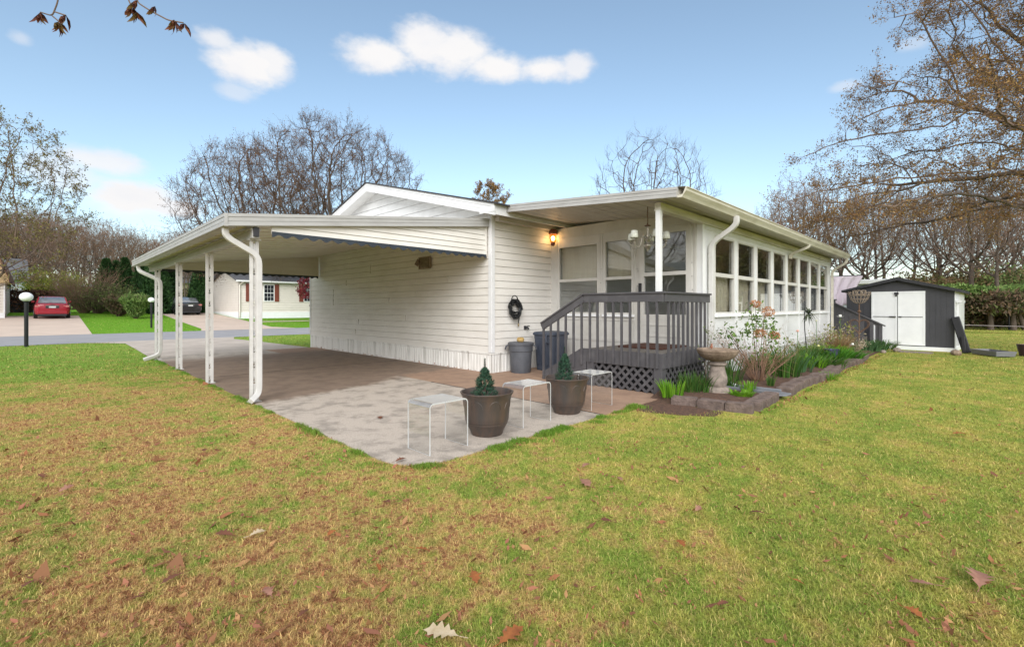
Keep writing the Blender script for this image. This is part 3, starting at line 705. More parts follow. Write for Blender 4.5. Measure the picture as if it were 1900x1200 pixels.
rail.beam((DX0-.04, DY0-.06, 1.53), (DX1, DY0-.06, 1.53), .04, .13)
rail.beam((DX0-.05, DY0-.10, 1.61), (DX0-.05, 4.93, 1.61), .10, .03); rail.beam((DX0-.05, 4.92, 1.612), (DX0-.05, 5.92, 1.072), .10, .03); rail.beam((DX0+.001, DY0-.06, 1.61), (DX1, DY0-.06, 1.61), .10, .03)
ro = rail.build('railing', W['grey'], deck, bevel=.004)
bal = []
for i in range(9): bal.append((DX0-.06, DY0+.05+.158*i, .425, 1.47))
for i in range(1, 7):
    y = DY0+.05+.158*8+.178*i; zt = 1.53 - (y-4.92)*.541
    bal.append((DX0-.06, y, max(.02, .43-.062*i if i < 5 else .02), zt))
for i in range(9): bal.append((DX0+.1+.172*i, DY0-.06, .425, 1.47))
for x, y, za, zc in bal:
    q = MB(); q.box(x-.017, x+.017, y-.017, y+.017, za, zc); q.build('baluster', W['grey'], ro)
q = MB(); q.box(7.35, 8.3, 3.75, 4.6, .662, .69); tag(q.build('doormat', W['mat'], bevel=.006), 'dark reddish brown doormat on the grey porch deck', 'doormat')

# ------------------------------------------------------------------ lamp, chandelier, hose
lan = thing('wall_lantern', 'lit brown wall lantern glowing beside the sunroom front window', 'lantern', (8.42, 7.0, 2.9))
b = MB(); b.lathe([(.10,.22),(.10,.25),(.085,.30),(.06,.33)], (8.38,6.98,2.86), n=20); b.box(8.46,8.5,6.94,7.02,3.08,3.18); b.build('hood', W['rust'], lan)
b = MB(); b.lathe([(.03,.0),(.075,.04),(.082,.14),(.08,.22)], (8.38,6.98,2.86), n=20, caps=False); b.build('glass', glass_mat('amber glass', (1.0,.72,.40), 1.45), lan, smooth=True)
b = MB(); b.ball((8.38,6.98,2.98), .042, .042, .05); b.build('bulb', emit('lit bulb', (1.0,.80,.5), 10), lan, smooth=True)
b = MB(); b.lathe([(.02,-.06),(.05,-.03),(.05,.03)], (8.38,6.98,2.86), n=16); b.build('finial', W['rust'], lan)
li = bpy.data.lights.new('lantern_light', 'POINT'); li.energy = .4; li.color = (1,.72,.45); li.shadow_soft_size = .09
lo = bpy.data.objects.new('lantern_light', li); COL.objects.link(lo); lo.location = (8.27,6.96,2.93)
cx_, cy_ = 7.25, 3.94
cx_, cy_ = 7.3, 3.985
chd = thing('chandelier', 'five arm pewter chandelier with off white shades hanging from the porch ceiling', 'chandelier', (cx_, cy_, 3.1))
b = MB()
for i in range(9):
    z = 3.09-.034*i; a = (i % 2)*math.pi/2
    ring = [(cx_+.010*math.cos(t)*math.cos(a), cy_+.010*math.cos(t)*math.sin(a), z-.02+.024*math.sin(t)) for t in [2*math.pi*k/10 for k in range(11)]]
    b.tube(ring, .0035, n=5, caps=False)
b.build('chain', W['wire'], chd)
b = MB(); b.lathe([(.012,.0),(.055,.006),(.05,.018),(.015,.03),(.012,.05)], (cx_,cy_,2.76), n=18); b.build('canopy', W['wire'], chd, smooth=True)
b = MB(); b.lathe([(.004,-.41),(.012,-.39),(.02,-.37),(.035,-.345),(.062,-.325),(.066,-.305),(.055,-.285),(.025,-.265),(.02,-.25),(.036,-.23),(.042,-.215),(.03,-.19),(.018,-.175),(.03,-.16),(.026,-.13),(.014,-.10),(.012,-.06),(.02,-.03),(.014,0),(.01,.02)], (cx_,cy_,2.74), n=20); b.build('body', W['pewter'], chd, smooth=True)
for k in range(5):
    a = R(20+72*k); ca, sa = math.cos(a), math.sin(a)
    pr = [(.03,-.22),(.06,-.17),(.10,-.145),(.13,-.17),(.145,-.24),(.17,-.31),(.21,-.345),(.26,-.34),(.295,-.30),(.305,-.24)]
    b = MB(); b.tube([(cx_+r*ca, cy_+r*sa, 2.74+z) for r, z in pr], .009, n=7); b.lathe([(.01,-.25),(.035,-.235),(.03,-.225),(.012,-.22),(.012,-.19)], (cx_+.305*ca,cy_+.305*sa,2.74), n=12)
    arm = b.build('arm', W['pewter'], chd, smooth=True)
    b = MB(); b.lathe([(.066,-.20),(.062,-.16),(.05,-.075)], (cx_+.305*ca,cy_+.305*sa,2.74), n=20, caps=False); b.build('lamp_shade', W['shade'], arm, smooth=True, solid=.004)
hose = MB(); pts = []
for i in range(9*26):
    t = i/26*2*math.pi; r = .15+.04*math.sin(i*.37)+.012*math.sin(i*1.7); k = i/26
    pts.append((7.2+.03*math.sin(k*2.1)+r*1.05*math.cos(t), 7.09-.028*(k % 3)-.012*math.sin(i*.9), 1.37+.025*math.sin(k*1.3)+r*(.95 if math.sin(t) > 0 else 1.15)*math.sin(t)))
hose.tube(pts, .0135, n=7)
hose.tube([(7.17+.095*math.cos(a), 7.04, 1.53+.10*math.sin(a)) for a in [math.pi*(1.15-1.3*i/14) for i in range(15)]], .011, n=7)
hose.tube([(7.3,7.06,1.27),(7.34,7.07,1.15),(7.335,7.08,1.08),(7.33,7.08,1.02)], .011, n=7)
hose.lathe([(.012,0),(.016,.01),(.016,.05),(.012,.06)], (7.33,7.08,.965), n=10, mi=1)
tag(hose.build('garden_hose', [W['hose'], W['brass']], smooth=True), 'black garden hose coiled on the clapboard wall above the bins', 'hose')
b = MB(); b.tube([(7.6,7.13,.93),(7.6,7.06,.93),(7.6,7.03,.90)], .022, n=8); b.box(7.57,7.63,7.02,7.05,.955,.975); b.box(7.56,7.64,7.125,7.136,.89,.97); tag(b.build('outdoor_tap', W['dark']), 'small dark outdoor tap on the clapboard wall beside the hose', 'tap')
# ------------------------------------------------------------------ things on the patio
G_TAB = 'clear acrylic side tables on the patio'
def acrylic_table(x0, x1, y0, y1, lab):
    h, t, r = .49, .012, .045
    t_ = thing('acrylic_table', lab, 'side table', ((x0+x1)/2, (y0+y1)/2, .014), G_TAB)
    prof = [(x0,.016)] + [(x0+r-r*math.cos(a), h-r+r*math.sin(a)) for a in [math.pi/2*i/6 for i in range(7)]] + [(x1-r+r*math.sin(a), h-r+r*math.cos(a)) for a in [math.pi/2*i/6 for i in range(7)]] + [(x1,.016)]
    inner = [(x0+t,.016)] + [(x0+r-(r-t)*math.cos(a), h-r+(r-t)*math.sin(a)) for a in [math.pi/2*i/6 for i in range(7)]] + [(x1-r+(r-t)*math.sin(a), h-r+(r-t)*math.cos(a)) for a in [math.pi/2*i/6 for i in range(7)]] + [(x1-t,.016)]
    q = MB(); n = len(prof); vs = []
    for y in (y0, y1): vs += [(p[0], y, p[1]) for p in prof] + [(p[0], y, p[1]) for p in inner]
    m = 2*n; fs = []; mi = []
    for i in range(n-1):
        bendf = 2 <= i+1 <= 6 or n-7 <= i+1 <= n-3
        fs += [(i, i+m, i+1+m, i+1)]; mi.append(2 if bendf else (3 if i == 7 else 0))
        fs += [(n+i, n+i+1, n+i+1+m, n+i+m)]; mi.append(0)
        fs += [(i, i+1, n+i+1, n+i), (m+i, m+n+i, m+n+i+1, m+i+1)]; mi += [1, 1]
    fs += [(0, n, n+m, m), (n-1, n-1+m, m+n+n-1, n+n-1)]; mi += [1, 1]
    q.add(vs, fs); q.m = mi
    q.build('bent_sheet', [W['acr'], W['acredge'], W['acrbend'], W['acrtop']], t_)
def hazy(name, fac, col):
    m = glass_mat(name, (.975,.98,.98), 1.49, .03, 1.0 if fac < .1 else 1.6); nt, N, L = nodes(m); out = [x for x in N if x.type == 'OUTPUT_MATERIAL'][0]; src = out.inputs['Surface'].links[0].from_socket
    df = N.new('ShaderNodeBsdfDiffuse'); df.inputs['Color'].default_value = (*col, 1); ms = N.new('ShaderNodeMixShader'); ms.inputs['Fac'].default_value = fac
    L.new(src, ms.inputs[1]); L.new(df.outputs['BSDF'], ms.inputs[2]); L.new(ms.outputs['Shader'], out.inputs['Surface']); return m
W['acrtop'] = hazy('whitish acrylic top', .30, (.86,.87,.86))  # clear sheet with an even pale diffuse mixed in
W['acr'] = hazy('faintly scuffed clear acrylic', .008, (.85,.86,.85))
W['acrbend'] = glass_mat('acrylic bend highlight', (.93,.94,.94), 1.49, .12, 3.5)
acrylic_table(2.51, 2.97, 3.56, 3.92, 'clear acrylic waterfall side table on the pale concrete left of the front planter')
acrylic_table(3.83, 4.32, 3.63, 3.96, 'clear acrylic waterfall side table between the two bronze planters')
acrylic_table(5.12, 5.62, 3.61, 3.95, 'clear acrylic waterfall side table in front of the deck lattice')
G_POT = 'bronze planters with dwarf spruces'
def needle_tree(name, lab, c, h, rad, seed, ragged, leader):
    r_ = random.Random(seed); t = thing(name, lab, 'spruce', c, 'dwarf spruces in the planters')
    q = MB(); q.tube([(c[0],c[1],c[2]-.04),(c[0]+.004,c[1],c[2]+h*.8),(c[0],c[1],c[2]+h)], [.012,.008,.003], n=6); q.build('stem', W['bark'], t)
    V, F = [], []
    for i in range(560):
        u = r_.random()**.8; z = u*(h-leader); rr = rad*(1-u)**.62*(1+ragged*math.sin(6*u*3+seed)); a = r_.uniform(0, 6.283)
        br = rr*(.35+.65*r_.random()**.5)
        p = Vector((c[0]+br*math.cos(a), c[1]+br*math.sin(a), c[2]+z+.01))
        d = Vector((math.cos(a), math.sin(a), .55+.5*r_.random())).normalized()
        L_ = .045*(1-.35*u)
        for k in range(22):                      # a tuft of short needles round a twig tip
            s = p + d*(L_*(k/22-.5)); e = Vector((r_.gauss(0,1), r_.gauss(0,1), r_.gauss(0,1))); e = (e - d*e.dot(d)).normalized()*.85 + d*.6
            e = e.normalized()*r_.uniform(.014,.022); w = d.cross(e).normalized()*.0022
            b0 = len(V); V += [s-w, s+w, s+e]; F.append((b0,b0+1,b0+2))
    for k in range(260):
        s = Vector((c[0], c[1], c[2]+h-leader-.02+(leader+.02)*r_.random())); a = r_.uniform(0,6.283); e = Vector((math.cos(a), math.sin(a), .9)).normalized()*.022
        w = Vector((-math.sin(a), math.cos(a), 0))*.0022; b0 = len(V); V += [s-w, s+w, s+e]; F.append((b0,b0+1,b0+2))
    np_mesh('foliage', V, F, W['spruce'], t)
W['spruce'] = foliage('dark spruce needles', [(.03,.078,.045),(.042,.105,.058),(.022,.058,.04),(.06,.13,.065),(.042,.095,.07)], .5, .15)
def planter(x, y, lab):
    t = thing('planter', lab, 'planter', (x, y, .014), G_POT)
    q = MB(); q.lathe([(.165,0),(.172,.012),(.178,.03),(.185,.05),(.205,.085),(.222,.118),(.226,.122),(.2265,.13),(.231,.15),(.2345,.153),(.235,.16),(.2365,.165),(.240,.21),(.246,.28),(.254,.35),(.264,.40),(.277,.432),(.288,.446),(.290,.455),(.285,.461),(.272,.456),(.262,.435),(.25,.37),(.246,.34)], (x,y,.014), n=48, caps=False)
    for k in range(8):                           # faint cast arches round the body
        a0 = 2*math.pi*k/8; pts = []
        for j in range(13):
            s = j/12; a = a0+.12+(.55)*s; z = .30+.085*math.sin(math.pi*s)**.5; r = .2485+(z-.30)*.115
            pts.append((x+(r)*math.cos(a), y+(r)*math.sin(a), z+.014))
        q.tube(pts, .0045, n=5)
    q.build('pot_body', W['pot'], t, smooth=True)
    q = MB(); q.lathe([(.25,.345),(.12,.355),(.001,.36)], (x,y,.0), n=32, caps=False); q.build('soil', W['soil'], t)
planter(3.41, 3.77, 'bronze resin planter with a ragged dwarf spruce, nearest the camera')
planter(4.83, 3.79, 'bronze resin planter with a neat cone spruce, nearer the deck')
needle_tree('dwarf_spruce', 'ragged dwarf spruce with a bare leader in the nearer bronze planter', (3.38,3.77,.36), .46, .15, 3, .14, .11)
needle_tree('dwarf_spruce', 'dense neat cone shaped dwarf spruce in the bronze planter by the deck', (4.80,3.80,.36), .50, .14, 8, .06, .10)
b = MB(); b.lathe([(.03,0),(.034,.03),(.03,.06),(.02,.075),(.024,.09),(.03,.12),(.028,.14),(.012,.155)], (5.0,3.73,.355), n=14); tag(b.build('garden_light', glass_mat('frosted glass', (.8,.8,.78), 1.4, .15, 2), smooth=True), 'little glass garden light standing in the soil of the planter nearer the deck', 'garden light')

# bins
t = thing('trash_can', 'round grey trash can by the house corner with a tan gourd on its lid', 'trash can', (7.13,6.82,.014))
b = MB(); b.lathe([(.205,0),(.212,.02),(.225,.22),(.238,.44),(.252,.45),(.254,.50),(.258,.585)], (7.13,6.82,.014), n=40); b.build('can_body', W['bin'], t, smooth=True)
b = MB(); b.lathe([(.268,.575),(.275,.60),(.272,.62),(.25,.632),(.24,.625),(.12,.64),(.001,.642)], (7.13,6.82,.014), n=40); b.build('lid', W['bin'], t, smooth=True)
for a in (R(135), R(-45)):
    ca, sa = math.cos(a), math.sin(a); q = MB()
    q.tube([(7.13+r*ca-s*sa, 6.82+r*sa+s*ca, .014+z) for r, s, z in ((.25,-.05,.58),(.31,-.045,.55),(.325,-.03,.49),(.325,.03,.49),(.31,.045,.55),(.25,.05,.58))], .017, n=7); q.build('handle', W['bin'], t)
t = thing('trash_can', 'taller dark blue grey trash can with closed lid behind the round one', 'trash can', (7.88,6.62,.014))
def rrect(cx, cy, w, d, r, n=6):
    o = []
    for sx, sy, a0 in ((1,1,0),(-1,1,90),(-1,-1,180),(1,-1,270)):
        for i in range(n+1): a = R(a0+90*i/n); o.append((cx+sx*(w-r)+r*math.cos(a), cy+sy*(d-r)+r*math.sin(a)))
    return o
b = MB(); secs = [(.235,.225,0),(.245,.235,.03),(.28,.27,.68),(.285,.275,.70),(.285,.275,.76)]
vs = []; 
for w, d, z in secs: vs += [(x, y, z+.014) for x, y in rrect(7.88,6.62,w,d,.07)]
n = 28; b.add(vs, [(i*n+j, i*n+(j+1)%n, (i+1)*n+(j+1)%n, (i+1)*n+j) for i in range(len(secs)-1) for j in range(n)])
for k in (-.13, 0, .13): b.box(7.88+k-.012, 7.88+k+.012, 6.62-.275, 6.62-.23, .15, .6); b.box(7.88-.29, 7.88-.24, 6.62+k-.012, 6.62+k+.012, .15, .6)
b.build('can_body', W['bin2'], t)
b = MB(); vs = []
for w, d, z in ((.30,.29,.76),(.31,.30,.77),(.31,.30,.80),(.29,.28,.83),(.18,.17,.845)): vs += [(x, y, z+.014) for x, y in rrect(7.88,6.62,w,d,.08)]
b.add(vs, [(i*n+j, i*n+(j+1)%n, (i+1)*n+(j+1)%n, (i+1)*n+j) for i in range(4) for j in range(n)] + [tuple(4*n+j for j in range(n))]); b.build('lid', W['bin2'], t)
for sx in (-1,):
    q = MB(); q.tube([(7.88+sx*.29,6.5,.79),(7.88+sx*.35,6.47,.74),(7.88+sx*.36,6.45,.64),(7.88+sx*.30,6.44,.62)], .02, n=7); q.build('handle', W['bin2'], t)
b = MB(); r_ = random.Random(4)
for i in range(9): a = 6.28*i/9; b.ball((7.10+.035*math.cos(a), 6.80+.035*math.sin(a), .69+.012*r_.random()), .045, .045, .045+.01*r_.random(), n=10, m=7)
b.tube([(7.10,6.8,.72),(7.09,6.79,.755)], [.012,.008], n=6)
tag(b.build('gourd', W['gourd'], smooth=True), 'lumpy tan gourd lying on the round trash can lid', 'gourd')

# ------------------------------------------------------------------ flower bed furniture
bx, by = 7.42, 2.86
t = thing('bird_bath', 'weathered concrete bird bath on a baluster pedestal at the bed corner', 'bird bath', (bx,by,.02))
b = MB(); b.lathe([(.235,0),(.235,.045),(.215,.055),(.20,.06),(.195,.10),(.15,.125),(.12,.135)], (bx,by,.02), n=8); b.build('base', W['conc2'], t, bevel=.006)
b = MB(); b.lathe([(.11,.13),(.13,.16),(.142,.22),(.138,.29),(.118,.36),(.105,.42),(.105,.45),(.13,.465),(.14,.48),(.135,.50),(.105,.515),(.105,.53)], (bx,by,.02), n=32); b.build('pedestal', W['conc2'], t, smooth=True)
b = MB(); b.lathe([(.10,.525),(.17,.545),(.24,.585),(.285,.64),(.292,.655),(.292,.665),(.302,.675),(.306,.70),(.30,.712),(.285,.712),(.27,.70),(.20,.67),(.05,.66),(.001,.66)], (bx,by,.02), n=44); b.build('bowl', W['conc'], t, smooth=True)
b = MB(); b.ball((bx+.12,by+.14,.755), .02, .02, .028); b.ball((bx+.118,by+.135,.79), .014, .014, .014); b.tube([(bx+.12,by+.15,.75),(bx+.13,by+.18,.745)], [.01,.003], n=6); b.ball((bx+.12,by+.14,.73), .012, .012, .012)
tag(b.build('bird_ornament', mat('terracotta', (.30,.12,.07), .7), smooth=True), 'tiny terracotta bird ornament perched on the bird bath rim', 'ornament')
G_ST = 'concrete edging blocks round the flower bed'
def edging(x, y, rot, l, w, h, lab, seed):
    r_ = random.Random(seed); q = MB(); n = 4; vs = []; fs = []
    pts = [(-.5,-.5),(-.17,-.53),(.17,-.48),(.5,-.5),(.52,0),(.5,.5),(.17,.52),(-.17,.49),(-.5,.5),(-.48,0)]
    for k, (z, s) in enumerate(((-.02,1),(h*.55,1.0),(h*.93,.985),(h,.93))):
        for px_, py_ in pts:
            j = .012*(r_.random()-.5); X = px_*l*s+j; Y = py_*w*s+.012*(r_.random()-.5)
            vs.append((x+X*math.cos(rot)-Y*math.sin(rot), y+X*math.sin(rot)+Y*math.cos(rot), z+.008*(r_.random()-.5)*(k > 1)))
    m = len(pts); fs = [(i*m+j, i*m+(j+1)%m, (i+1)*m+(j+1)%m, (i+1)*m+j) for i in range(3) for j in range(m)] + [tuple(3*m+j for j in range(m))]
    q.add(vs, fs); tag(q.build('edging_block', W['stone']), lab, 'edging block', G_ST)
edging(6.42, 2.93, R(-72), .34, .17, .115, 'rough edging block beside the bright green clump, first of the short front row', 1)
edging(6.44, 2.56, R(-88), .33, .18, .12, 'edging block below the bird bath, second of the short front row', 2)
edging(6.52, 2.23, R(-80), .33, .18, .12, 'corner edging block at the front tip of the bed', 3)
edging(6.85, 2.14, R(5), .32, .19, .12, 'edging block just round the front corner of the bed', 4)
edging(7.19, 2.15, R(3), .31, .20, .12, 'edging block between the front corner and the grey splash block', 5)
edging(7.52, 2.16, R(0), .30, .19, .125, 'edging block against the near side of the grey splash block', 6)
for i in range(24): edging(8.32+.325*i, 2.14+.05*math.sin(i*.6), R(2*math.sin(i*1.7)), .315, .21, .125+.012*math.sin(i*2.3), 'grey brown edging block in the long row beyond the grey splash block', 10+i)
b = MB(); b.prism([(7.75,2.0),(7.98,1.98),(8.02,2.1),(8.0,2.95),(7.72,2.95),(7.72,2.08)], 'z', .06, .085); b.box(7.72,7.74,2.1,2.95,.085,.125); b.box(7.98,8.0,2.12,2.95,.085,.125)
tag(b.build('splash_block', W['slate'], bevel=.008), 'blue grey plastic splash block lying across the stone edging', 'splash block')
b = MB(); b.tube(bend([(8.72,3.47,.12),(8.72,3.40,.11),(8.05,2.88,.10),(7.95,2.80,.10)], rad=.05), .05, n=4, rot=math.pi/4); tag(b.build('drain_pipe', W['white'], bevel=.006), 'white drain pipe lying in the bed behind the bird bath', 'pipe')
# plant hanger, pot and basket further down the bed
hk = thing('plant_hanger', 'thin black shepherd hook with a spiky air plant hanging on it', 'plant hanger', (13.3,2.95,.06))
b = MB(); b.tube(bend([(13.3,2.95,.05),(13.15,2.98,.85),(13.12,2.98,1.28),(13.5,2.98,1.30)], rad=.05), .011, n=6); b.build('hook', W['lampblack'], hk)
V, F = [], []; r_ = random.Random(5)
for i in range(70):
    a = r_.uniform(0,6.283); e = r_.uniform(-1.2,1.1); L_ = r_.uniform(.15,.34); p = Vector((13.5,2.98,1.22)); d = Vector((math.cos(a)*math.cos(e), math.sin(a)*math.cos(e), math.sin(e)))
    w = d.cross(Vector((0,0,1))).normalized()*.014; m_ = p+d*L_*.55; q_ = p+d*L_+Vector((0,0,-.09)); b0 = len(V); V += [p-w,p+w,m_+w*.8,m_-w*.8,q_]; F += [(b0,b0+1,b0+2),(b0,b0+2,b0+3),(b0+3,b0+2,b0+4)]
np_mesh('air_plant', V, F, foliage('silvery green leaves', [(.07,.095,.05),(.12,.14,.09),(.05,.06,.04)]), hk)
b = MB(); b.lathe([(.12,0),(.14,.05),(.16,.2),(.17,.26),(.18,.27),(.165,.275),(.15,.22)], (14.1,2.6,.05), n=24, caps=False); tag(b.build('dark_flowerpot', W['bin2'], smooth=True), 'dark blue flowerpot half hidden in the bed under the hanger', 'flowerpot')
W['wirepale'] = mat('weathered wire', (.36,.30,.24), .7, col2=(.20,.14,.10), vs=12)
bs = thing('basket_stand', 'rusty wire garden basket on a pole in front of the grey shed', 'garden ornament', (18.7,2.7,0))
b = MB(); b.tube([(18.7,2.7,.0),(18.7,2.7,1.5)], .018, n=6); b.lathe([(.02,1.2),(.06,1.24),(.02,1.3)], (18.7,2.7,0), n=10); b.build('pole', W['wire'], bs)
b = MB()
for i in range(16):
    a = 6.283*i/16; b.tube([(18.7+r*math.cos(a), 2.7+r*math.sin(a), z) for r, z in ((.04,1.50),(.14,1.54),(.23,1.64),(.27,1.77),(.31,1.83),(.29,1.88),(.25,1.84))], .008, n=5)
for z, r in ((1.64,.23),(1.77,.27)): b.tube([(18.7+r*math.cos(6.283*i/24), 2.7+r*math.sin(6.283*i/24), z) for i in range(25)], .012, n=5)
for i in range(8):
    a = 6.283*i/8; c = (18.7+.17*math.cos(a), 2.7+.17*math.sin(a), 1.86); b.tube([(c[0]+.07*math.cos(u)*math.cos(a+1.57), c[1]+.07*math.cos(u)*math.sin(a+1.57), c[2]+.07*math.sin(u)) for u in [6.283*k/10 for k in range(11)]], .01, n=4)
b.build('basket', W['wirepale'], bs)
b = MB()
for s, o in ((1,0),(.86,.03)):
    pts = []
    for i in range(41):
        u = 6.283*i/40; X = 16*math.sin(u)**3; Z = 13*math.cos(u)-5*math.cos(2*u)-2*math.cos(3*u)-math.cos(4*u)
        pts.append((18.1+o, 2.62-X*.0165*s, .80+Z*.0165*s))
    b.tube(pts, .011, n=5)
b.tube([(18.1,2.62,.52),(18.1,2.62,.05)], .014, n=5)
tag(b.build('heart_wreath', W['wire']), 'rusty heart shaped twig wreath on a stake in the flower bed', 'garden ornament')
b = MB(); b.box(16.9,17.7,2.75,3.3,.0,.30); b.box(16.8,17.8,2.7,3.34,.30,.36); tag(b.build('stone_bench', W['conc2'], bevel=.02), 'low grey stone bench among the plants at the end of the bed', 'bench')
for i, (x, y, r, l) in enumerate(((18.7,1.75,.11,'pale rounded stone at the far corner of the bed by the shed'),(17.9,2.0,.08,'small grey stone at the far end of the stone edging'),(18.6,.42,.13,'brown stone against the foot of the leaning black board'))):
    b = MB(); b.ball((x,y,r*.5), r*1.15, r, r*.75, n=9, m=6); tag(b.build('garden_stone', W['conc2'] if i != 2 else W['conc']), l, 'stone')
for i, (x, y) in enumerate(((18.75,1.30),)):
    b = MB(); b.prism([(x-.22,y-.35),(x+.2,y-.38),(x+.24,y+.36),(x-.18,y+.38)], 'z', 0, .03); tag(b.build('stepping_stone', W['conc2']), 'flat pale stepping stone in the grass before the white shed doors', 'stepping stone')

# ------------------------------------------------------------------ shed and the things round it
A0, A1 = Vector((19.86,.48,0)), Vector((20.0,3.25,0)); dv = (A1-A0).normalized(); nv = Vector((dv.y,-dv.x,0)); SW = (A1-A0).length; SD = 3.2
shed = thing('garden_shed', 'dark grey shed with white double doors and a low gable roof', 'shed', tuple(A0))
def sp_(u, d, z): p = A0 + dv*u + nv*d; return (p.x, p.y, z)        # u along the front, d into the shed
def spoly(mb, pts, d0, d1, mi=0):
    n = len(pts); vs = [sp_(u, d0, z) for u, z in pts] + [sp_(u, d1, z) for u, z in pts]
    mb.add(vs, [tuple(range(n)), tuple(range(2*n-1, n-1, -1))] + [(i, n+i, n+(i+1)%n, (i+1)%n) for i in range(n)], mi)
def sbox(mb, u0, u1, d0, d1, z0, z1, mi=0): spoly(mb, [(u0,z0),(u1,z0),(u1,z1),(u0,z1)], d0, d1, mi)
PK = 1.37; ZE0, ZE1, ZP = 1.93, 1.93, 2.28
b = MB(); spoly(b, [(0,.12),(SW,.12),(SW,ZE1),(PK,ZP-.04),(0,ZE0)], 0, .06)
for i in range(21): sbox(b, .02+SW*i/21, .045+SW*i/21, -.006, -.0005, .13, ZE0-.03)
b.build('front_wall', W['shedgrey'], shed)
b = MB(); sbox(b, 0, .06, .06, SD, .12, ZE0); sbox(b, -.012, -.001, 0, SD, .12, ZE0-.04); b.build('side_wall', W['white'], shed)
b = MB(); sbox(b, SW-.06, SW, .06, SD, .12, ZE1); spoly(b, [(.06,.12),(SW-.06,.12),(SW-.06,ZE1),(PK,ZP-.04),(.06,ZE0)], SD-.06, SD); b.build('rear_wall', W['shedgrey'], shed)
b = MB(); spoly(b, [(-.14,1.84),(PK,ZP-.02),(SW+.12,1.90),(SW+.12,1.97),(PK,ZP+.09),(-.14,1.93)], -.15, SD+.1); b.build('roof', W['shedroof'], shed)
b = MB(); sbox(b, -.03, SW+.03, -.05, SD, -.05, .12); b.build('base_plinth', W['white'], shed)
for k, (u0, u1) in enumerate(((.68, 1.36), (1.38, 2.06))):
    q = MB(); sbox(q, u0, u1, -.035, -.008, .15, 1.90)
    sbox(q, u0, u0+.05, -.045, -.036, .15, 1.90); sbox(q, u1-.05, u1, -.045, -.036, .15, 1.90); sbox(q, u0+.05, u1-.05, -.045, -.036, 1.85, 1.90); sbox(q, u0+.05, u1-.05, -.045, -.036, .15, .2)
    o = q.build('door', W['white'], shed)
    q = MB(); sbox(q, u0+.06, u1-.04, -.05, -.037, 1.06, 1.075); sbox(q, (u1-.1) if k == 0 else u0+.03, (u1-.02) if k == 0 else u0+.2, -.07, -.05, 1.05, 1.085); o2 = q.build('bar_latch', W['dark'], o)
b = MB(); sbox(b, 1.34, 1.45, -.075, -.046, 1.80, 1.87); sbox(b, 1.38, 1.42, -.08, -.046, 1.74, 1.80); b.build('top_catch', W['dark'], shed)
b = MB(); sbox(b, -.16, -.02, .1, 1.2, 1.52, 1.60); sbox(b, -.09, -.03, .15, .22, .2, 1.52); b.build('side_gutter', W['trim'], shed)
q = MB(); q.beam((19.62,.20,.0), (19.80,.47,1.08), .2, .09, up=(1,0,0)); q.beam((19.55,.26,.0), (19.58,.30,.5), .1, .08, up=(1,0,0)); tag(q.build('leaning_board', W['black'], bevel=.02), 'black padded board leaning against the side of the shed', 'board')
b = MB(); c = [(19.35,.10),(18.55,-.38),(18.8,-.75),(19.6,-.27)]
b.add([(x,y,.02) for x,y in c]+[(x+(x-19.08)*.1, y+(y+.33)*.1, .16) for x,y in c]+[(x,y,.16) for x,y in c]+[(x*.98+.02*19.08,y,.09) for x,y in c], [(3,2,1,0)]+[(i,(i+1)%4,4+(i+1)%4,4+i) for i in range(4)]+[(4+i,4+(i+1)%4,8+(i+1)%4,8+i) for i in range(4)]+[(8+i,8+(i+1)%4,12+(i+1)%4,12+i) for i in range(4)]+[(12,13,14,15)])
tag(b.build('garden_trough', W['trough'], bevel=.01), 'shallow grey garden trough lying on the grass beside the shed', 'trough')
b = MB(); b.lathe([(.16,0),(.2,.22),(.22,.32),(.235,.33),(.21,.33),(.19,.25),(.001,.25)], (19.62,-1.02,0), n=22, caps=False); tag(b.build('dark_planter', mat('dark plum plastic', (.045,.022,.026), .5), smooth=True), 'dark plum planter on the grass at the right edge', 'planter')
# guard rail of the side steps, blue barrel, cloth, white trailer
gr = thing('side_steps', 'charcoal side steps with a sloping plank guard rail at the sunroom end', 'steps', (19.3,2.9,0))
b = MB()
for i in range(9):
    y = 3.45-.145*i; zt = 1.52-(3.5-y)*.55
    if i in (6, 7): continue
    b.box(19.28, 19.31, y-.07, y+.068, .05, zt)
b.build('guard_plank', W['grey'], gr)
b = MB(); b.beam((19.29,3.62,1.60),(19.29,2.10,.77),.14,.035); b.beam((19.29,3.55,1.5),(19.29,2.2,.76),.03,.11); b.build('hand_rail', W['grey'], gr)
for y, zt in ((3.5,1.62),(2.22,.82),(2.45,.92)):
    q = MB(); q.box(19.25,19.34,y-.045,y+.045,0,zt); q.build('post', W['grey'], gr)
b = MB(); b.box(19.23,19.37,3.42,3.6,1.62,1.66); b.build('post_cap', W['grey'], gr)
b = MB()
for i in range(3): b.box(19.36,19.9,2.3+.35*i,2.65+.35*i,.0,.2*(i+1))
b.build('step', W['greytop'], gr)
b = MB(); b.lathe([(.27,0),(.3,.1),(.3,.32),(.315,.34),(.3,.36),(.3,.66),(.315,.68),(.3,.70),(.3,.9),(.27,.97)], (21.5,4.0,.45), n=24); b.lathe([(.27,0),(.27,.45)], (21.5,4.02,0), n=20, mi=1); tag(b.build('blue_barrel', [W['blue'], W['grey']], smooth=True), 'bright blue plastic barrel behind the charcoal side steps', 'barrel')
b = MB(); nu, nv_ = 36, 14; vs = []; fs = []
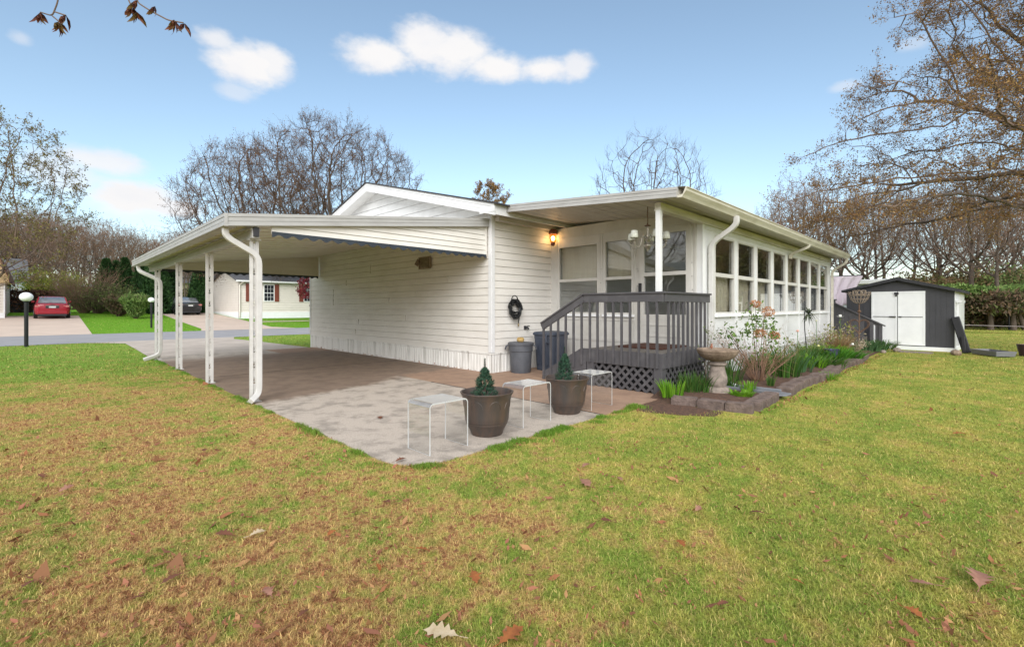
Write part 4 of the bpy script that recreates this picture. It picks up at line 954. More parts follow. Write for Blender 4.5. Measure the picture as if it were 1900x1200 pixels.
for j in range(nv_+1):
    t_ = j/nv_
    for i in range(nu+1):
        u = i/nu; p0 = Vector((22.5,4.6,0)); p1 = Vector((23.9,3.35,0)); p = p0+(p1-p0)*(u*(1-.30*t_)-.0); z = 2.68-.06*(1-u)-t_*(1.35+.15*math.sin(5*u))
        off = (.05+.10*t_)*math.sin(u*26+2*t_+1.5*math.sin(4*t_))
        vs.append((p.x-off*.6-.25*t_, p.y-off*.6, z))
for j in range(nv_):
    for i in range(nu): a = j*(nu+1)+i; fs.append((a,a+1,a+nu+2,a+nu+1))
b.add(vs, fs); tag(b.build('draped_sheet', W['cloth'], smooth=True, solid=.01), 'pale lilac sheet draped over a rack behind the shed', 'sheet')
b = MB(); b.box(24.2,24.26,4.4,4.46,0,2.7); b.box(23.95,24.0,3.5,3.55,0,2.7); b.beam((23.1,4.6,2.66),(24.3,3.4,2.72),.04,.04); tag(b.build('drying_rack', W['dark']), 'dark metal rack holding up the lilac sheet', 'rack')
tr = thing('white_trailer', 'white flat roofed trailer just visible over the shed', 'trailer', (32,4.2,0))
b = MB(); b.box(29.5,34.0,2.6,5.2,.55,2.55); b.build('trailer_body', W['fargrey'], tr, bevel=.08); b = MB(); b.box(29.3,34.2,2.4,5.4,2.55,2.78); b.build('roof', W['white'], tr, bevel=.04)
for k in (30.6, 32.8):
    q = MB(); q.tube([(k,2.58,.33),(k,2.8,.33)], .33, n=18); q.build('wheel', W['tyre'], tr)
b = MB(); b.tube([(41.3,-1.4,0),(41.3,-1.4,1.2)], .05, n=8); b.ball((41.3,-1.4,1.36), .2, .2, .2, mi=1); tag(b.build('lawn_lamp', [W['lampblack'], W['globe']], smooth=True), 'small white globe lamp in front of the clipped hedge', 'lamp')
kind(sheet('rear_path', [(-40, 35.5, 36.2), (60, 35.5, 36.2)], W['drive'], .01), 'structure')

# ------------------------------------------------------------------ across the street
def lawn_lamp(x, y, lab, k=1.0):
    z = gz(y); t = thing('lamp_post', lab, 'lamp post', (x,y,z), 'globe lamp posts along the street')
    q = MB(); q.tube([(x,y,z-.1),(x,y,z+1.58*k)], .055*k, n=12); q.lathe([(.075,0),(.08,.03),(.06,.06)], (x,y,z+1.56*k), n=14); q.build('post', W['lampblack'], t, smooth=True)
    q = MB(); q.ball((x,y,z+1.74*k), .18*k, .18*k, .16*k, n=24, m=14); q.build('globe', W['globe'], t, smooth=True)
lawn_lamp(-.36, 23.55, 'black lamp post with white globe on the near lawn edge')
lawn_lamp(4.74, 35.66, 'black lamp post with white globe on the lawn across the street', .97)

def car(name, lab, paint, x, y, rot):
    """four door saloon, tail towards local -y"""
    t = thing(name, lab, 'car', (x, y, gz(y)+.012)); LOC[t.name] = (0,0,0); t.rotation_euler = (math.atan(.05) if y < 52 else 0, 0, rot)
    hw = .90
    # body stations along the car: y, half width, bottom, belt height
    st = [(-2.36,.62,.42,.80),(-2.33,.74,.32,.97),(-2.22,.83,.28,1.03),(-1.9,.88,.25,1.05),(-1.2,.90,.22,1.0),(0,.91,.2,.97),(1.0,.905,.2,.96),(1.5,.89,.22,.92),(2.0,.84,.25,.80),(2.28,.72,.32,.68),(2.36,.55,.40,.58)]
    b = MB(); vs = []; n = 13
    for yy, w, z0, z1 in st:
        h = z1-z0
        half = [(0,z0),(w*.80,z0),(w*.95,z0+.10*h),(w,z0+.32*h),(w*1.0,z0+.55*h),(w*.97,z0+.82*h),(w*.88,z1)]
        ring = half + [(0,z1+.025)] + [(-p,q) for p, q in half[:0:-1]]
        vs += [(p, yy, q) for p, q in ring]
    n = 14; K = len(st)
    b.add(vs, [(i*n+j, i*n+(j+1)%n, (i+1)*n+(j+1)%n, (i+1)*n+j) for i in range(K-1) for j in range(n)] + [tuple(range(n))[::-1], tuple((K-1)*n+j for j in range(n))])
    body = b.build('body', paint, t, smooth=True)
    # greenhouse
    gs = [(-1.72,.74,1.045,.0),(-1.02,.66,1.0,.40),(-.55,.62,.98,.455),(.25,.62,.97,.45),(.62,.65,.96,.38),(1.38,.74,.93,.0)]
    b = MB(); vs = []
    for yy, w, zb_, h in gs: vs += [(-.80 if h > 0 else -w, yy, zb_), (-w, yy, zb_+h+.01), (-w*.55, yy, zb_+h+.03), (w*.55, yy, zb_+h+.03), (w, yy, zb_+h+.01), (.80 if h > 0 else w, yy, zb_)]
    fs = []; mi = []
    for i in range(5):
        for j in range(5):
            fs.append((i*6+j, i*6+j+1, (i+1)*6+j+1, (i+1)*6+j)); mi.append(1 if (j in (0,4) or i in (0,4)) else 0)
    b.add(vs, fs); b.m = mi; b.build('cabin', [paint, W['carglass']], t, smooth=True)
    b = MB()
    for s in (-1, 1):
        b.beam((s*.73,-1.70,1.055),(s*.655,-1.04,1.415),.07,.03); b.beam((s*.79,-.05,.98),(s*.625,-.05,1.425),.06,.03,up=(0,1,0)); b.beam((s*.73,1.36,.94),(s*.655,.64,1.35),.07,.03)
    b.build('pillar', paint, t)
    for s in (-1, 1):
        for yy in (-1.38, 1.42):
            q = MB(); q.tube([(s*.70,yy,.32),(s*.905,yy,.32)], .32, n=22); wo = q.build('wheel', W['tyre'], t)
            q = MB(); q.tube([(s*.88,yy,.32),(s*.912,yy,.32)], .20, n=16); q.build('rim', W['chrome'], wo)
        q = MB(); q.box(min(s*.50,s*.83), max(s*.50,s*.83), -2.345, -2.20, .80, .93); q.build('tail_light', W['taillight'], t, bevel=.03)
        q = MB(); q.box(min(s*.86,s*1.03), max(s*.86,s*1.03), .62, .80, .98, 1.11); q.build('door_mirror', paint, t, bevel=.03)
    q = MB(); q.box(-.30,.30,-2.365,-2.33,.905,.925); q.build('chrome_strip', W['chrome'], t)
    q = MB(); q.box(-.33,.33,-2.368,-2.335,.73,.90); q.build('plate_recess', W['dark'], t)
    q = MB(); q.box(-.17,.17,-2.38,-2.369,.76,.87); q.build('number_plate', W['plate'], t)
    q = MB(); q.box(-.74,.74,-2.375,-2.2,.34,.54); q.build('bumper', paint, t, bevel=.04)
    q = MB(); q.box(-.70,.70,-2.36,-2.15,.22,.34); q.box(-.09,.09,-2.366,-2.34,.965,.995); q.build('lower_valance', W['dark'], t)
    return t
car('parked_car', 'shiny red saloon car parked on the drive across the street', W['redcar'], .55, 46.8, R(0))
car('parked_car', 'black saloon car parked beside the cream house', W['blackcar'], 8.75, 49.3, R(3))

def farwall(mb, axis, const, u0, u1, z0, z1, out, lim=None): lap(mb, axis, const, u0, u1, z0, z1, out, course=.2, lim=lim, d=.03)
# cream house with red brown shutters
hz = gz(42.3); X0, X1, YF, YB = 11.27, 31.0, 42.3, 50.6
hs = thing('cream_house', 'cream clapboard house with red brown shutters across the street', 'house', (X0,YF,hz))
b = MB(); farwall(b, 'y', YF, X0, X1, hz+.5, hz+3.18, -1); b.box(X0,X1,YF+.001,YF+.1,hz-.5,hz+3.18)
RR = hz+3.18+.26*(YB-YF)/2; glim = lambda z: (YF+max(0,(z-hz-3.18))/.26, YB-max(0,(z-hz-3.18))/.26)
farwall(b, 'x', X0, YF, YB, hz+.5, RR, -1, lim=glim); b.add([(X0,YF,hz-.4),(X0,YB,hz-.4),(X0,YB,hz+3.18),(X0,(YF+YB)/2,RR),(X0,YF,hz+3.18)], [(0,4,3,2,1)])
b.build('wall', W['farsiding'], hs)
b = MB(); b.box(X0-.03,X1,YF-.05,YF-.002,hz-.5,hz+.52); b.box(X0-.05,X0-.002,YF-.05,YB,hz-.2,hz+.52); b.build('skirting', W['white'], hs)
b = MB(); ym = (YF+YB)/2
for s, ye in ((-1, YF-.35), (1, YB+.35)):
    ze = hz+3.18-.26*.35; b.add([(X0-.3,ym,RR+.04),(X1,ym,RR+.04),(X1,ye,ze+.04),(X0-.3,ye,ze+.04),(X0-.3,ym,RR-.06),(X1,ym,RR-.06),(X1,ye,ze-.06),(X0-.3,ye,ze-.06)], [(0,3,2,1),(4,5,6,7),(0,4,7,3),(2,3,7,6)])
rf_ = b.build('roof', W['farroof'], hs)
b = MB(); b.box(X0-.3,X1,YF-.46,YF-.34,hz+2.98,hz+3.1); b.build('gutter', W['white'], rf_)
b = MB(); b.tube([(X0+.25,YF-.4,hz+3.0),(X0+.05,YF-.07,hz+2.75),(X0+.05,YF-.07,hz+.1)], .06, n=6); b.build('downspout', W['farsiding'], hs)
for xa, xb in ((13.16,13.9),(16.43,17.2)):
    z0, z1 = 1.92, 3.24; q = MB(); q.box(xa-.06,xb+.06,YF-.07,YF-.035,z0-.06,z0); q.box(xa-.06,xb+.06,YF-.07,YF-.035,z1,z1+.06); q.box(xa-.06,xa,YF-.07,YF-.035,z0,z1); q.box(xb,xb+.06,YF-.07,YF-.035,z0,z1)
    q.box(xa,xb,YF-.065,YF-.04,(z0+z1)/2-.025,(z0+z1)/2+.025)
    for k in (1,2): q.box(xa+(xb-xa)*k/3-.007,xa+(xb-xa)*k/3+.007,YF-.062,YF-.045,z0,z1)
    for k in (1,3): q.box(xa,xb,YF-.060,YF-.047,z0+(z1-z0)*k/4-.007,z0+(z1-z0)*k/4+.007)
    wo = q.build('window', W['white'], hs)
    q = MB(); q.box(xa,xb,YF-.043,YF-.034,z0,z1); q.build('pane', W['glassfar'], wo)
for xa, xb in ((11.77,12.17),(13.96,14.32),(16.0,16.37),(17.27,17.65)):
    q = MB(); q.box(xa,xb,YF-.075,YF-.035,1.86,3.32)
    for k in range(14): q.box(xa+.04,xb-.04,YF-.085,YF-.076,1.92+k*.1,1.98+k*.1)
    q.build('shutter', W['shutter'], hs)
# house at the left edge with tan gambrel end
hz = gz(46); lh = thing('gambrel_house', 'white clapboard house with tan gambrel gable at the left edge', 'house', (-6,46.1,hz))
b = MB(); farwall(b, 'y', 46.1, -13, -1.72, hz+.35, hz+2.75, -1); b.box(-13,-1.72,46.101,46.2,hz-.6,hz+2.75); farwall(b, 'x', -1.72, 46.1, 56, hz+.35, hz+2.75, 1); b.box(-1.82,-1.721,46.2,56,hz-.6,hz+2.75); b.build('wall', W['farsiding'], lh)
prof = [(-1.48,hz+2.35),(-1.55,hz+2.75),(-1.95,hz+4.0),(-3.2,hz+4.75),(-7.3,hz+5.8),(-11.4,hz+4.75),(-13.4,hz+2.4)]
b = MB(); b.prism(prof, 'y', 45.75, 46.05); b.build('gable', W['tan'], lh)
b = MB()
for (p, q_) in zip(prof[:-1], prof[1:]): b.add([(p[0],45.6,p[1]),(q_[0],45.6,q_[1]),(q_[0],56.5,q_[1]),(p[0],56.5,p[1]),(p[0],45.6,p[1]+.14),(q_[0],45.6,q_[1]+.14),(q_[0],56.5,q_[1]+.14),(p[0],56.5,p[1]+.14)], [(0,1,2,3),(7,6,5,4),(0,4,5,1),(3,2,6,7),(0,3,7,4),(1,5,6,2)])
b.build('roof', W['rust'], lh)
b = MB(); b.box(-13,-1.70,46.04,46.098,hz-.6,hz+.35); b.box(-1.76,-1.69,46.04,46.09,hz+.35,hz+2.75); b.build('skirting', W['white'], lh)
# blue grey house behind with a flat carport
hz = gz(80); bh = thing('blue_grey_house', 'pale blue grey house with dark roof and flat carport far behind the red car', 'house', (-3,80,hz))
b = MB(); farwall(b, 'y', 80, -14, -1.2, hz, hz+3.6, -1); b.box(-14,-1.2,80.01,87,hz,hz+3.6); b.build('wall', W['fargrey'], bh)
b = MB(); b.add([(-14.5,79.3,hz+3.5),(-.9,79.3,hz+3.5),(-1.2,84,hz+6.3),(-14.5,84,hz+6.3),(-.9,88,hz+3.5),(-14.5,88,hz+3.5)], [(0,1,2,3),(3,2,4,5),(1,4,2)]); b.build('roof', W['farroof'], bh)
b = MB(); b.box(-1.0,5.8,78,86,hz+2.9,hz+3.2); b.build('carport_roof', W['fargrey'], bh)
for x in (-.6, 2.4, 5.5):
    q = MB(); q.box(x-.1,x+.1,78.1,78.3,hz,hz+2.9); q.build('carport_post', W['white'], bh)
b = MB(); b.box(-1.1,.9,84.5,84.6,hz+.2,hz+2.6); b.build('window', W['glassfar'], bh)
# pale yellow house seen between the evergreens
hz = gz(92); yh = thing('pale_yellow_house', 'pale yellow house glimpsed between the tall evergreens', 'house', (15,92,hz))
b = MB(); farwall(b, 'y', 92, 8, 24, hz, hz+4.3, -1); b.box(8,24,92.01,99,hz,hz+4.3); b.build('wall', mat('pale yellow siding', (.66,.60,.40), .7), yh)
b = MB(); b.add([(7.5,91.3,hz+4.2),(24.5,91.3,hz+4.2),(24.5,95.5,hz+6.6),(7.5,95.5,hz+6.6),(7.5,99.6,hz+4.2),(24.5,99.6,hz+4.2)], [(0,1,2,3),(3,2,5,4)]); b.build('roof', W['farroof'], yh)
for x in (15.6, 16.9, 18.4):
    q = MB(); q.box(x-.5,x+.5,91.9,91.965,hz+1.3,hz+3.4); q.box(x-.04,x+.04,91.88,91.899,hz+1.3,hz+3.4); q.build('window', W['glassfar'], yh)
# neighbouring mobile home to the left, outside the frame, mirrored in the porch door
nh = thing('grey_mobile_home', 'dark grey mobile home with rounded roof mirrored in the porch door', 'house', (-15,12,0))
b = MB(); farwall(b, 'x', -9, 4, 24, .5, 3.2, 1); b.box(-17,-9.01,4,24,0,3.2); b.build('wall', mat('slate siding', (.13,.14,.16), .6), nh)
b = MB(); b.prism([(-17.4,3.2),(-8.6,3.2),(-8.6,3.5),(-10.5,4.1),(-13,4.4),(-15.5,4.1),(-17.4,3.5)], 'y', 3.6, 24.4); b.build('roof', W['fargrey'], nh)
# ------------------------------------------------------------------ trees: branches grown through a cloud of points
def grow(attr, trunk, step, di, dk, rg, wander=.18, lift=.12, iters=200):
    pos = [np.array(p, float) for p in trunk]; par = [-1] + list(range(len(trunk)-1))
    A = np.array(attr, float); P = np.array(pos)
    D = np.linalg.norm(A[:,None]-P[None], axis=2); near = D.argmin(1); dist = D.min(1); alive = np.ones(len(A), bool); seen = {}
    for _ in range(iters):
        m = alive & (dist < di)
        if not m.any(): break
        new = []
        for k in np.unique(near[m]):
            v = A[m & (near == k)] - pos[k]; v /= np.linalg.norm(v, axis=1)[:,None]; d = v.sum(0); d /= np.linalg.norm(d)+1e-9
            d = d + rg.normal(0, wander, 3) + np.array([0,0,lift]); d /= np.linalg.norm(d)
            c = seen.get(k, 0)
            if c > 3: continue
            seen[k] = c+1; new.append((pos[k]+d*step, k))
        if not new: break
        b0 = len(pos)
        for p, k in new: pos.append(p); par.append(int(k))
        NP = np.array([p for p, _ in new]); D = np.linalg.norm(A[:,None]-NP[None], axis=2); dm = D.min(1); am = D.argmin(1)
        up = dm < dist; dist[up] = dm[up]; near[up] = am[up]+b0; alive &= dist > dk
    return np.array(pos), np.array(par)
def radii(pos, par, tip, pw=2.3):
    n = len(pos); acc = np.zeros(n); r = np.zeros(n); kids = np.zeros(n, int)
    for i in range(n-1, -1, -1):
        r[i] = tip if acc[i] == 0 else acc[i]**(1/pw)
        if par[i] >= 0: acc[par[i]] += r[i]**pw; kids[par[i]] += 1
    return r, kids
def segs(p0, p1, r0, r1, n):
    p0, p1 = np.asarray(p0, float), np.asarray(p1, float); d = p1-p0; d /= np.linalg.norm(d, axis=1)[:,None]+1e-9
    ref = np.where(np.abs(d[:,2:3]) > .9, np.array([[1.,0,0]]), np.array([[0,0,1.]])); u = np.cross(d, ref); u /= np.linalg.norm(u, axis=1)[:,None]+1e-9; v = np.cross(d, u)
    an = 2*np.pi*np.arange(n)/n; c, s = np.cos(an), np.sin(an)
    ring = u[:,None]*c[None,:,None] + v[:,None]*s[None,:,None]; p1 = p1 + d*np.asarray(r1)[:,None]*.3
    V = np.concatenate([p0[:,None]+ring*np.asarray(r0)[:,None,None], p1[:,None]+ring*np.asarray(r1)[:,None,None]], 1).reshape(-1,3)
    b = (np.arange(len(p0))*2*n)[:,None,None]; j = np.arange(n); q = np.stack([j, (j+1)%n, (j+1)%n+n, j+n], 1)[None]
    return V, (b+q).reshape(-1,4)
def leaves(P, size, rg, droop=.2):
    """one small quad-shaped leaf at every point"""
    n = len(P); d = rg.normal(0, 1, (n,3)); d[:,2] -= droop; d /= np.linalg.norm(d, axis=1)[:,None]; u = np.cross(d, rg.normal(0,1,(n,3))); u /= np.linalg.norm(u, axis=1)[:,None]+1e-9
    s = (size*rg.uniform(.6,1.3,n))[:,None]; V = np.stack([P, P+d*s*.5+u*s*.28, P+d*s, P+d*s*.5-u*s*.28], 1).reshape(-1,3)
    return V, np.arange(4*n).reshape(-1,4)
def make_tree(name, label, attr, trunk, seed, step=.5, di=3.0, dk=.8, tip=.012, pw=2.35, twl=.7, ntw=3, sub=2, leaf=0, lsize=.08, lmat=None, bark=None, twig=None, lift=.12, wander=.18, twlift=.25, thick=.05, loc=(0,0,0), group=None, r_scale=1.0, tw_r=.006, alltw=.25):
    rg = np.random.default_rng(seed); t = thing(name, label, 'tree', (0,0,0), group)
    pos, par = grow(attr, trunk, step, di, dk, rg, wander, lift)
    r, kids = radii(pos, par, tip, pw); r = r*r_scale
    i = np.arange(1, len(pos)); pr = par[1:]
    big = r[1:] > thick
    r0 = np.minimum(r[pr], r[1:]*1.35); r0 = np.where(pr < len(trunk), np.minimum(r[pr], r[1:]*1.6), r0)
    V, Fc = segs(pos[pr][big], pos[1:][big], r0[big], r[1:][big], 8); o = np_mesh('trunk', V, Fc, bark or W['bark'], t, smooth=True)
    P0, P1, R0, R1 = [pos[pr][~big]], [pos[1:][~big]], [r0[~big]], [r[1:][~big]]
    # twigs from the tips and along the thin limbs
    dirs = pos[1:]-pos[pr]; dirs /= np.linalg.norm(dirs, axis=1)[:,None]+1e-9
    base, bd = [], []
    for k in range(1, len(pos)):
        n = ntw if kids[k] == 0 else (1 if (r[k] < .035 and rg.random() < alltw) else 0)
        for _ in range(n): base.append(pos[k]); bd.append(dirs[k-1])
    base = np.array(base); bd = np.array(bd); L0 = twl; rr = tw_r; ends = []
    for lev in range(sub):
        d = bd + rg.normal(0, .48, bd.shape); d[:,2] += twlift; d /= np.linalg.norm(d, axis=1)[:,None]
        ln = (L0*rg.uniform(.5,1.2,len(d)))[:,None]; mid = base + d*ln*.5; d2 = d + rg.normal(0,.16,d.shape); d2[:,2] += twlift*.3; d2 /= np.linalg.norm(d2,axis=1)[:,None]; end = mid + d2*ln*.5
        P0 += [base, mid]; P1 += [mid, end]; R0 += [np.full(len(d), rr), np.full(len(d), rr*.8)]; R1 += [np.full(len(d), rr*.8), np.full(len(d), rr*.5)]
        ends += [mid, end]
        base = np.concatenate([mid, end, base*.35+mid*.65]); bd = np.concatenate([d, d2, d]); L0 *= .62; rr *= .72
    V, Fc = segs(np.concatenate(P0), np.concatenate(P1), np.concatenate(R0), np.concatenate(R1), 3); np_mesh('crown', V, Fc, twig or W['twig'], t)
    if leaf:
        E_ = np.concatenate(ends[-2:]+[ends[-3]] if len(ends) > 2 else ends); k = rg.integers(0, len(E_), leaf); P = E_[k] + rg.normal(0, .05, (leaf,3)); V, Fc = leaves(P, lsize, rg); np_mesh('foliage', V, Fc, lmat, t)
    t.location = loc
    return t
def ball_pts(n, rx, ry, rz, zc, rg, zmin=None, shell=.55, c=(0,0)):
    out = []
    while len(out) < n:
        v = rg.normal(0,1,3); v /= np.linalg.norm(v); v = v*rg.random()**(1/3*shell); p = np.array([c[0]+v[0]*rx, c[1]+v[1]*ry, zc+v[2]*rz])
        if zmin is None or p[2] > zmin: out.append(p)
    return out
RG = np.random.default_rng(5)
BUD = foliage('reddish brown buds', [(.27,.15,.085),(.20,.115,.07),(.32,.19,.10),(.17,.10,.06)], .8, .2)
OLIVE = foliage('olive spring leaves', [(.19,.18,.05),(.15,.12,.05),(.24,.22,.07),(.12,.09,.045),(.22,.15,.075)], .7, .3)
CATKIN = foliage('brown oak catkins', [(.30,.165,.06),(.21,.11,.05),(.36,.22,.08),(.15,.085,.045),(.26,.17,.055)], .7, .3)
FRESH = foliage('fresh yellow green leaves', [(.20,.26,.03),(.14,.20,.025),(.26,.30,.05)], .6, .35)
def pix(px, d, z=0.0):                         # a point d metres in front of the photographer's axis, sideways by angle
    r = px; return (d*S_ + r*C_, d*C_ - r*S_, z)

# the two old bare oaks behind the house
att = ball_pts(2600, 7.8, 7.0, 7.2, 9.4, RG, 4.0, .8)
make_tree('bare_oak', 'tall round crowned bare oak behind the gable roof', att, [(0,0,z*.7) for z in range(5)], 21, step=.42, di=4.5, dk=.62, tip=.020, twl=.8, ntw=5, sub=3, leaf=22000, lsize=.085, lmat=BUD, twig=W['twigoak'], lift=.16, twlift=.3, loc=pix(-15.0, 40, .3), alltw=.5, tw_r=.009)
att = ball_pts(1900, 6.6, 6.0, 6.6, 8.6, RG, 3.6, .8)
make_tree('bare_oak', 'bare reddish twigged oak behind the carport roof, left of the taller one', att, [(0,0,z*.7) for z in range(5)], 22, step=.42, di=4.5, dk=.62, tip=.020, twl=.8, ntw=5, sub=3, leaf=26000, lsize=.085, lmat=BUD, twig=W['twigoak'], lift=.18, twlift=.32, loc=pix(-22.2, 41, .3), alltw=.5, tw_r=.009)
# spreading bare maple behind the porch roof
att = ball_pts(1100, 6.4, 5.4, 6.8, 9.4, RG, 5.0, .7)
make_tree('bare_maple', 'sparse bare maple with fanned stems rising behind the porch roof', att, [(0,0,z*.8) for z in range(6)], 25, step=.5, di=5, dk=.85, tip=.022, twl=.9, ntw=3, sub=3, lift=.22, wander=.12, twlift=.4, twig=W['twigoak'], loc=pix(12.3, 41, 0), alltw=.3, tw_r=.008)
# small distant crown over the house roof
att = ball_pts(420, 2.3, 2.3, 2.8, 15.0, RG, None, .9)
make_tree('distant_tree', 'small yellow brown tree top showing over the house roof', att, [(0,0,z*1.2) for z in range(10)], 27, step=.5, di=6, dk=.7, tip=.02, twl=.7, ntw=4, sub=3, leaf=9000, lsize=.16, lmat=CATKIN, loc=pix(-3.0, 62, 0))
# the tree with young leaves at the left edge
att = [p for p in ball_pts(1300, 5.3, 5.6, 6.4, 7.8, RG, 2.6, .85)]
make_tree('leafing_oak', 'oak with small olive spring leaves at the left edge', att, [(0,0,z*.6) for z in range(5)], 31, step=.5, di=4, dk=.85, tip=.014, twl=.8, ntw=3, sub=3, leaf=24000, lsize=.12, lmat=OLIVE, loc=pix(-33.6, 29.5, 0), alltw=.5, tw_r=.007)
# the big oak reaching in from the right
att = []
for k in range(74):                            # layered, slightly drooping limbs
    z0 = 4.1+10.4*((k+.5)/74)**1.25; a = k*2.39996+RG.uniform(-.3,.3); rad = 7.7*(1-((z0-3.9)/12)**1.3)*RG.uniform(.8,1.05)
    for _ in range(60):
        q = rad*RG.random()**.7; s = (.25+.85*(q/rad)*(1.15-q/rad)*2)*RG.normal(0,.55); zz = z0+.10*q-.022*q*q+RG.normal(0,.16)
        att.append((q*math.cos(a)-s*math.sin(a), q*math.sin(a)+s*math.cos(a), zz))
ob = pix(15.8, 13.6, 0)
make_tree('pin_oak', 'big oak with brown catkins reaching in from the right edge', att, [(0,0,z*.5) for z in range(14)], 33, step=.32, di=2.4, dk=.42, tip=.0095, pw=2.2, twl=.5, ntw=4, sub=3, leaf=170000, lsize=.056, lmat=CATKIN, lift=.0, r_scale=1.55, wander=.10, twlift=.08, thick=.035, loc=ob, alltw=.6, tw_r=.0045)

# woodland prototypes, copied into the rows behind the street and the side yard
G_L = 'bare trees of the woodland beyond the street'; G_R = 'bare trees of the woodland behind the shed'
LL = 'bare brown tree of the woodland beyond the street'; LR = 'bare tree of the woodland behind the shed and hedge'
protos = []
for k, (sd, rx, rz, zc, h0, tw, nl) in enumerate(((41,4.3,5.2,9.3,7,W['twig'],4000),(42,3.6,5.6,9.6,7,W['twigred'],6000),(43,5.2,4.8,9.4,6,W['twig'],3500),(44,3.3,6.0,9.0,7,W['twigred'],5000))):
    att = ball_pts(560, rx, rx, rz*(.95,.86,1,.8)[k], zc+(.3,.9,0,1.2)[k], RG, (3.8,5.2,3.2,5.8)[k], .8)
    protos.append(make_tree('woodland_tree', LL, att, [(.06*math.sin(z*1.3+k), .05*math.sin(z*2+k), z*.8) for z in range(h0)], sd, step=.55, di=5, dk=.85, tip=.024, twl=1.0, ntw=2, sub=3, leaf=nl//2, lsize=.11, lmat=BUD, twig=tw, lift=.28, wander=.08, twlift=.35, group=G_L, alltw=.5, tw_r=.010))
fr = random.Random(77); first = [True]*4
def plant_row(spots, lab, grp):
    for i, (r_, d_, sc_, k) in enumerate(spots):
        x, y, _ = pix(r_, d_); z = gz(y)
        if first[k]: o = protos[k]; first[k] = False; o.location = (x,y,z); o.rotation_euler[2] = fr.uniform(0,6.28); o.scale = (sc_,)*3
        else: o = dup(protos[k], (x,y,z), fr.uniform(0,6.28), sc_)
        o['label'] = lab; o['group'] = grp
sp = []
for row, (d0, n) in enumerate(((58,17),(68,19),(80,20))):
    for i in range(n):
        px = -60 + 470*(i+fr.uniform(.1,.9))/n; d_ = d0+fr.uniform(-3,3); r_ = (px-950)/868*d_
        top = 386 + 42*max(0,min(1,(px-40)/250)) + fr.uniform(-4,22); h = 1.38+(570-top)/868*d_ - gz(d_*1.35); sp.append((r_, d_, h/15.0, fr.randrange(4)))
plant_row(sp, LL, G_L)
sp = []
for row, (d0, n) in enumerate(((42,7),(50,8),(60,9))):
    for i in range(n):
        px = 1415 + 620*(i+fr.uniform(.1,.9))/n; d_ = d0+fr.uniform(-3,3); r_ = (px-950)/868*d_
        top = 318 + 45*max(0,(1490-px)/100) + fr.uniform(0,40) + (10*row); h = 1.38+(570-top)/868*d_; sp.append((r_, d_, h/15.0, fr.randrange(4)))
plant_row(sp, LR, G_R)
for i in range(16):
    px = 2060+70*i; d_ = 41+6*(i % 3); x, y, _ = pix((px-950)/868*d_, d_); o = dup(protos[i % 4], (x,y,0), i*1.9, .85); o['label'] = 'bare tree of the side yard mirrored in the sunroom windows'; o['group'] = 'trees mirrored in the sunroom windows'
for px, d_, sc_, k, lab in ((1803, 35.5, .86, 2, 'stout forked bare tree behind the hedge right of the shed'), (1850, 33.5, .74, 0, 'slimmer bare tree behind the hedge near the right edge')):
    x, y, _ = pix((px-950)/868*d_, d_); o = dup(protos[k], (x,y,0), 1.0, sc_); o['label'] = lab; del o['group']; o.name = 'forked_tree'

# ------------------------------------------------------------------ evergreens, shrubs and hedges
CEDAR = foliage('dark cedar sprays', [(.03,.075,.022),(.042,.10,.028),(.02,.055,.018),(.055,.12,.034)], .6, .15)
HEDGE = foliage('hedge leaves', [(.12,.20,.05),(.17,.26,.07),(.085,.15,.04),(.21,.28,.085)], .6, .2)
HEDGEB = foliage('brown hedge inner', [(.13,.085,.055),(.09,.085,.04),(.17,.11,.07),(.07,.055,.035),(.09,.11,.035)], .8, .1)
SHRUB = foliage('shrub leaves', [(.11,.15,.045),(.15,.19,.06),(.08,.11,.035)], .6, .25)
YEL = foliage('yellow green shrub leaves', [(.22,.26,.03),(.17,.21,.025),(.28,.30,.04),(.12,.16,.02)], .6, .3)
def spray(P, size, up, rg, m, name, parent):
    n = len(P); d = rg.normal(0,1,(n,3)); d[:,2] += up; d /= np.linalg.norm(d,axis=1)[:,None]; u = np.cross(d, rg.normal(0,1,(n,3))); u /= np.linalg.norm(u,axis=1)[:,None]+1e-9
    s = (size*rg.uniform(.6,1.4,n))[:,None]; V = np.stack([P-u*s*.22, P+u*s*.22, P+d*s+u*s*.05, P+d*s-u*s*.05],1).reshape(-1,3)
    return np_mesh(name, V, np.arange(4*n).reshape(-1,4), m, parent)
def cedar(px, d_, h, rad, lab, seed, pw=.55):
    rg = np.random.default_rng(seed); x, y, _ = pix((px-950)/868*d_, d_); z = gz(y); t = thing('arborvitae', lab, 'evergreen', (x,y,z), 'tall evergreens across the street')
    n = 11000; u = rg.random(n)**.9; prof = np.where(u < .12, .75+u*2, (1-(u-.12)/.88)**pw)*rad; a = rg.uniform(0,6.283,n); q = prof*(.62+.38*rg.random(n)**.4)*(1+.12*np.sin(5*a+seed)+.1*np.sin(9*a+12*u))
    P = np.stack([x+q*np.cos(a), y+q*np.sin(a), z+u*h*.97], 1); spray(P, .26, 1.6, rg, CEDAR, 'foliage', t)
    b = MB(); b.lathe([(rad*.45,.1),(rad*.6,h*.15),(rad*.42,h*.5),(rad*.16,h*.75),(.02,h*.85)], (x,y,z), n=12); b.build('dark_core', W['dark'], t)  # solid dark core stands in for the shaded inside of the foliage
    return t
cedar(197, 41, 4.6, .95, 'dark arborvitae, leftmost of the clump beside the brown shrub', 1, .7)
cedar(216, 42, 4.5, .95, 'dark arborvitae in the middle of the clump beside the brown shrub', 2, .7)
cedar(232, 41, 4.7, .85, 'dark arborvitae, rightmost of the clump with a sky gap beside it', 3, .7)
